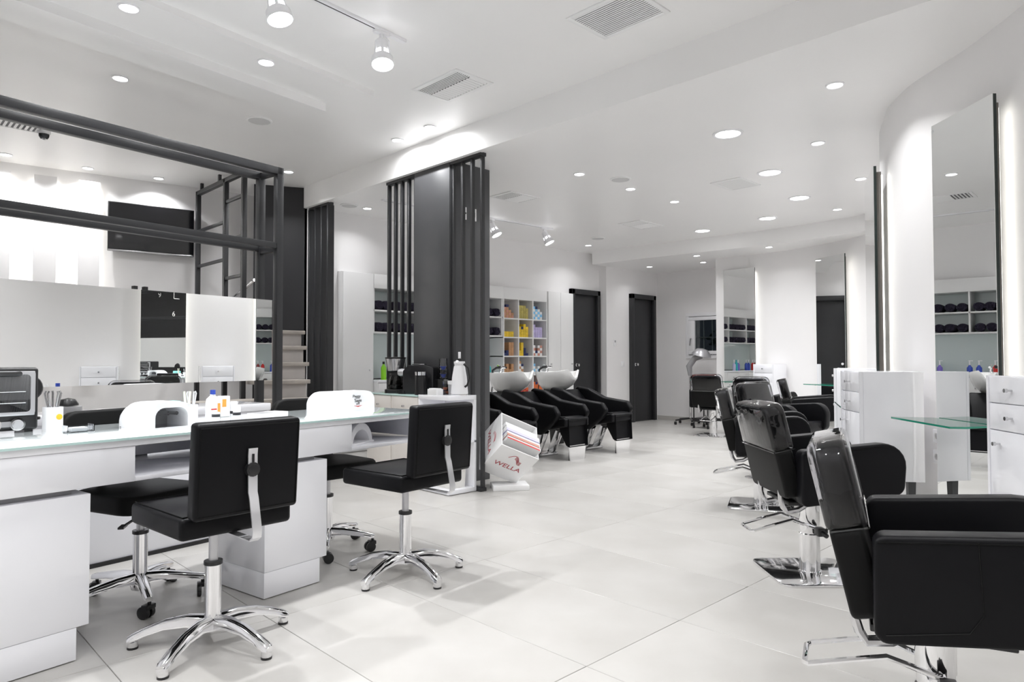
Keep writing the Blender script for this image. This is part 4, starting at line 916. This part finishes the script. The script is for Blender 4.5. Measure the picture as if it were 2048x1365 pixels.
make_shelf('clear glass shelf before the farthest mirror', [(9.19, 5.06), (9.18, 4.60), (9.24, 4.57), (9.388, 4.61), (9.392, 5.07)])
for z, lab in ((.62, 'upper white double socket on the wall by the near mirror'), (.50, 'lower white double socket on the wall by the near mirror')):
    t = thing('power_socket', lab, 'socket', (4.605, 1.13, z), R(45)); MB().box(-.04, .04, 0, .012, -.04, .04).build('plate', 'white_plastic', t, .004); MB().lathe([(.022, 0), (.022, .004), (.018, .004), (.018, .0)], 16).xf(Matrix.Translation((0, .012, 0)) @ Matrix.Rotation(-PI / 2, 4, 'X')).build('outlet', 'white_matte', t)

# ------------------------------------------------------------------ styling chairs (face +y, hydraulic post at origin)
def make_styling_chair():
    t = thing('styling_chair', 'x', 'chair', (0, 0, 0), 0, 'black styling chairs')
    MB().prism(rpoly([(-.225, -.225), (.225, -.225), (.225, .225), (-.225, .225)], .06, 6), 0, .012).build('base_plate', 'chrome', t, .003)
    ps = MB().lathe([(.050, .012), (.050, .20), (.046, .205), (.046, .235), (.049, .24), (.049, .37)], 24).build('hydraulic_post', 'chrome', t); MB().lathe([(.056, .012), (.056, .018), (.05, .02)], 24, cap=False).build('post_ring', 'chrome', ps)
    MB().box(-.14, .14, -.16, .16, .365, .385).build('mount', 'black_plastic', t, .004)
    seat = [(-.14, .385), (.30, .43), (.31, .53), (-.14, .49)]
    MB().prism(rpoly(seat, .02, 3), -.205, .205, 'x').build('seat', 'leather', t, .02, 3)
    side = rpoly([(-.155, .385), (.325, .445), (.345, .692), (-.155, .648)], [.03, .05, .11, .03], 6)
    for s in (-1, 1):
        a = MB().prism(side, s * .207, s * .285, 'x').build('armrest', 'leather', t, .012, 3)
        xo = s * .2862
        MB().tube([(xo, -.145, .634), (xo, .10, .656), (xo, .25, .668)], .0018, 5).tube([(xo, .06, .655), (xo, .068, .49), (xo, .04, .445), (xo, -.13, .412)], .0018, 5).build('stitching', 'leather_matte', a)
    tilt = Matrix.Translation((0, -.155, .42)) @ Matrix.Rotation(R(13), 4, 'X')
    MB().prism(rpoly([(-.225, 0), (.225, 0), (.225, .24), (-.225, .24)], .03, 4), -.048, .035, 'y').xf(tilt).build('back_lower', 'leather_matte', t, .014, 3)
    upper = MB().prism(rpoly([(-.205, .20), (.205, .20), (.20, .435), (-.20, .435)], [0, 0, .055, .055], 5), -.036, .032, 'y').xf(tilt).build('backrest', 'leather', t, .016, 3)
    MB().prism(rpoly([(-.223, .225), (.223, .225), (.218, .452), (-.218, .452)], [0, 0, .06, .06], 6), -.054, .048, 'y').xf(tilt).build('plastic_cover', 'cover', upper, .018, 3)
    MB().tube([tuple(tilt @ Vector(p)) for p in ((-.223, -.053, .228), (.223, -.053, .228), (.223, .047, .228), (-.223, .047, .228))], .003, 6, True).build('cover_hem', 'acrylic', upper)
    for s in (-1, 1): MB().tube([tuple(tilt @ Vector((s * .13, -.03, .06))), tuple(tilt @ Vector((s * .13, -.045, -.02))), (s * .13, -.185, .36), (s * .13, -.165, .335), (s * .13, -.11, .345), (s * .13, -.06, .375)], .013, 8).build('back_bracket', 'steel', t)
    MB().tube([(-.055, .02, .235), (-.057, -.06, .262), (-.060, -.12, .285), (-.062, -.22, .26), (-.064, -.31, .235), (-.048, -.322, .232), (.075, -.322, .232), (.09, -.31, .235), (.088, -.22, .26), (.082, -.12, .285), (.06, -.06, .262), (.052, .02, .235)], .008, 8).build('pump_lever', 'chrome', t)
    MB().bx((.075, .02, .225), (.05, .04, .04)).cyl((.09, .02, .225), (.13, .03, .215), .012).build('brake_knob', 'black_plastic', t, .004)
    return t
ch0 = make_styling_chair()
chairs = [((2.115, .536), -70, 'black styling chair nearest the camera, cut by the right picture edge'), ((3.49, 1.434), -44, 'black styling chair second nearest, plastic covered back on a square plate'),
          ((4.82, 2.33), -66, 'black styling chair seen from its side, third from the camera'), ((6.02, 2.74), -98, 'black styling chair with wide plastic covered back, fourth from the camera'),
          ((7.45, 3.06), -68, 'black styling chair half hidden by the white drawer units'), ((7.92, 3.80), -4, 'black styling chair before the farthest backlit mirror'),
          ((8.72, 4.90), 8, 'black styling chair farthest left with its back to the camera')]
for k, ((x, y), a, lab) in enumerate(chairs):
    if k == 0: ch0.location = (x, y, 0); ch0.rotation_euler = (0, 0, R(a - 90)); ch0['label'] = lab
    else: dup(ch0, None, (x, y, 0), R(a - 90), lab)

# ------------------------------------------------------------------ hood dryer on its trolley, far left of the mirrors
t = thing('hood_dryer', 'grey hood dryer on a castor stand below the window', 'hair dryer', (9.95, 6.0, 0))
MB().lathe([(.022, .08), (.020, .80)], 12).build('stand_pole', 'chrome', t)
for k in range(5):
    a = 2 * PI * k / 5; MB().tube([(0, 0, .10), (.26 * math.cos(a), .26 * math.sin(a), .07)], .014, 6).build('leg', 'black_plastic', t); MB().lathe([(.02, 0), (.024, .02), (.02, .05)], 10, (.26 * math.cos(a), .26 * math.sin(a), 0)).build('castor', 'black_plastic', t)
MB().tube([(0, 0, .80), (.0, .02, .95), (.05, -.05, 1.08), (.12, -.15, 1.12)], [.03, .05, .05, .04], 10).build('neck', 'greyplastic', t)
MB().lathe([(.001, .12), (.09, .10), (.15, .03), (.16, 0), (.14, -.01), (.05, .02)], 22).xf(Matrix.Translation((.08, -.16, 1.13)) @ Matrix.Rotation(R(14), 4, 'X')).build('hood', 'silverpaint', t)
t = thing('red_trolley', 'dark red salon trolley half hidden behind the farthest chair', 'trolley', (9.60, 5.52, 0))
MB().box(-.17, .17, -.14, .14, .72, .83).build('tray', 'darkred', t, .01); MB().box(-.17, .17, -.14, .14, .10, .16).build('tray', 'black_plastic', t, .01)
for x in (-.15, .15):
    for y in (-.12, .12): MB().cyl((x, y, .05), (x, y, .80), .010, n=8).build('upright', 'black_plastic', t); MB().lathe([(.016, 0), (.02, .02), (.012, .05)], 10, (x, y, 0)).build('castor', 'black_plastic', t)
t = thing('wall_clock', 'silver hour marks of a clock on the dark wall', 'clock', (-1.99, 5.75, 2.45))
text('numeral', '3', .16, 'steel', t, frame_M((.005, .35, 0), (0, 1, 0), (0, 0, 1))); text('numeral', '9', .16, 'steel', t, frame_M((.005, -.35, 0), (0, 1, 0), (0, 0, 1))); text('numeral', '12', .16, 'steel', t, frame_M((.005, 0, .3), (0, 1, 0), (0, 0, 1)))
text('numeral', '6', .16, 'steel', t, frame_M((.005, 0, -.4), (0, 1, 0), (0, 0, 1)))
MB().box(0, .01, -.01, .01, 0, .22).build('hand', 'steel', t); MB().box(0, .01, 0, .14, -.008, .008).build('hand', 'steel', t)
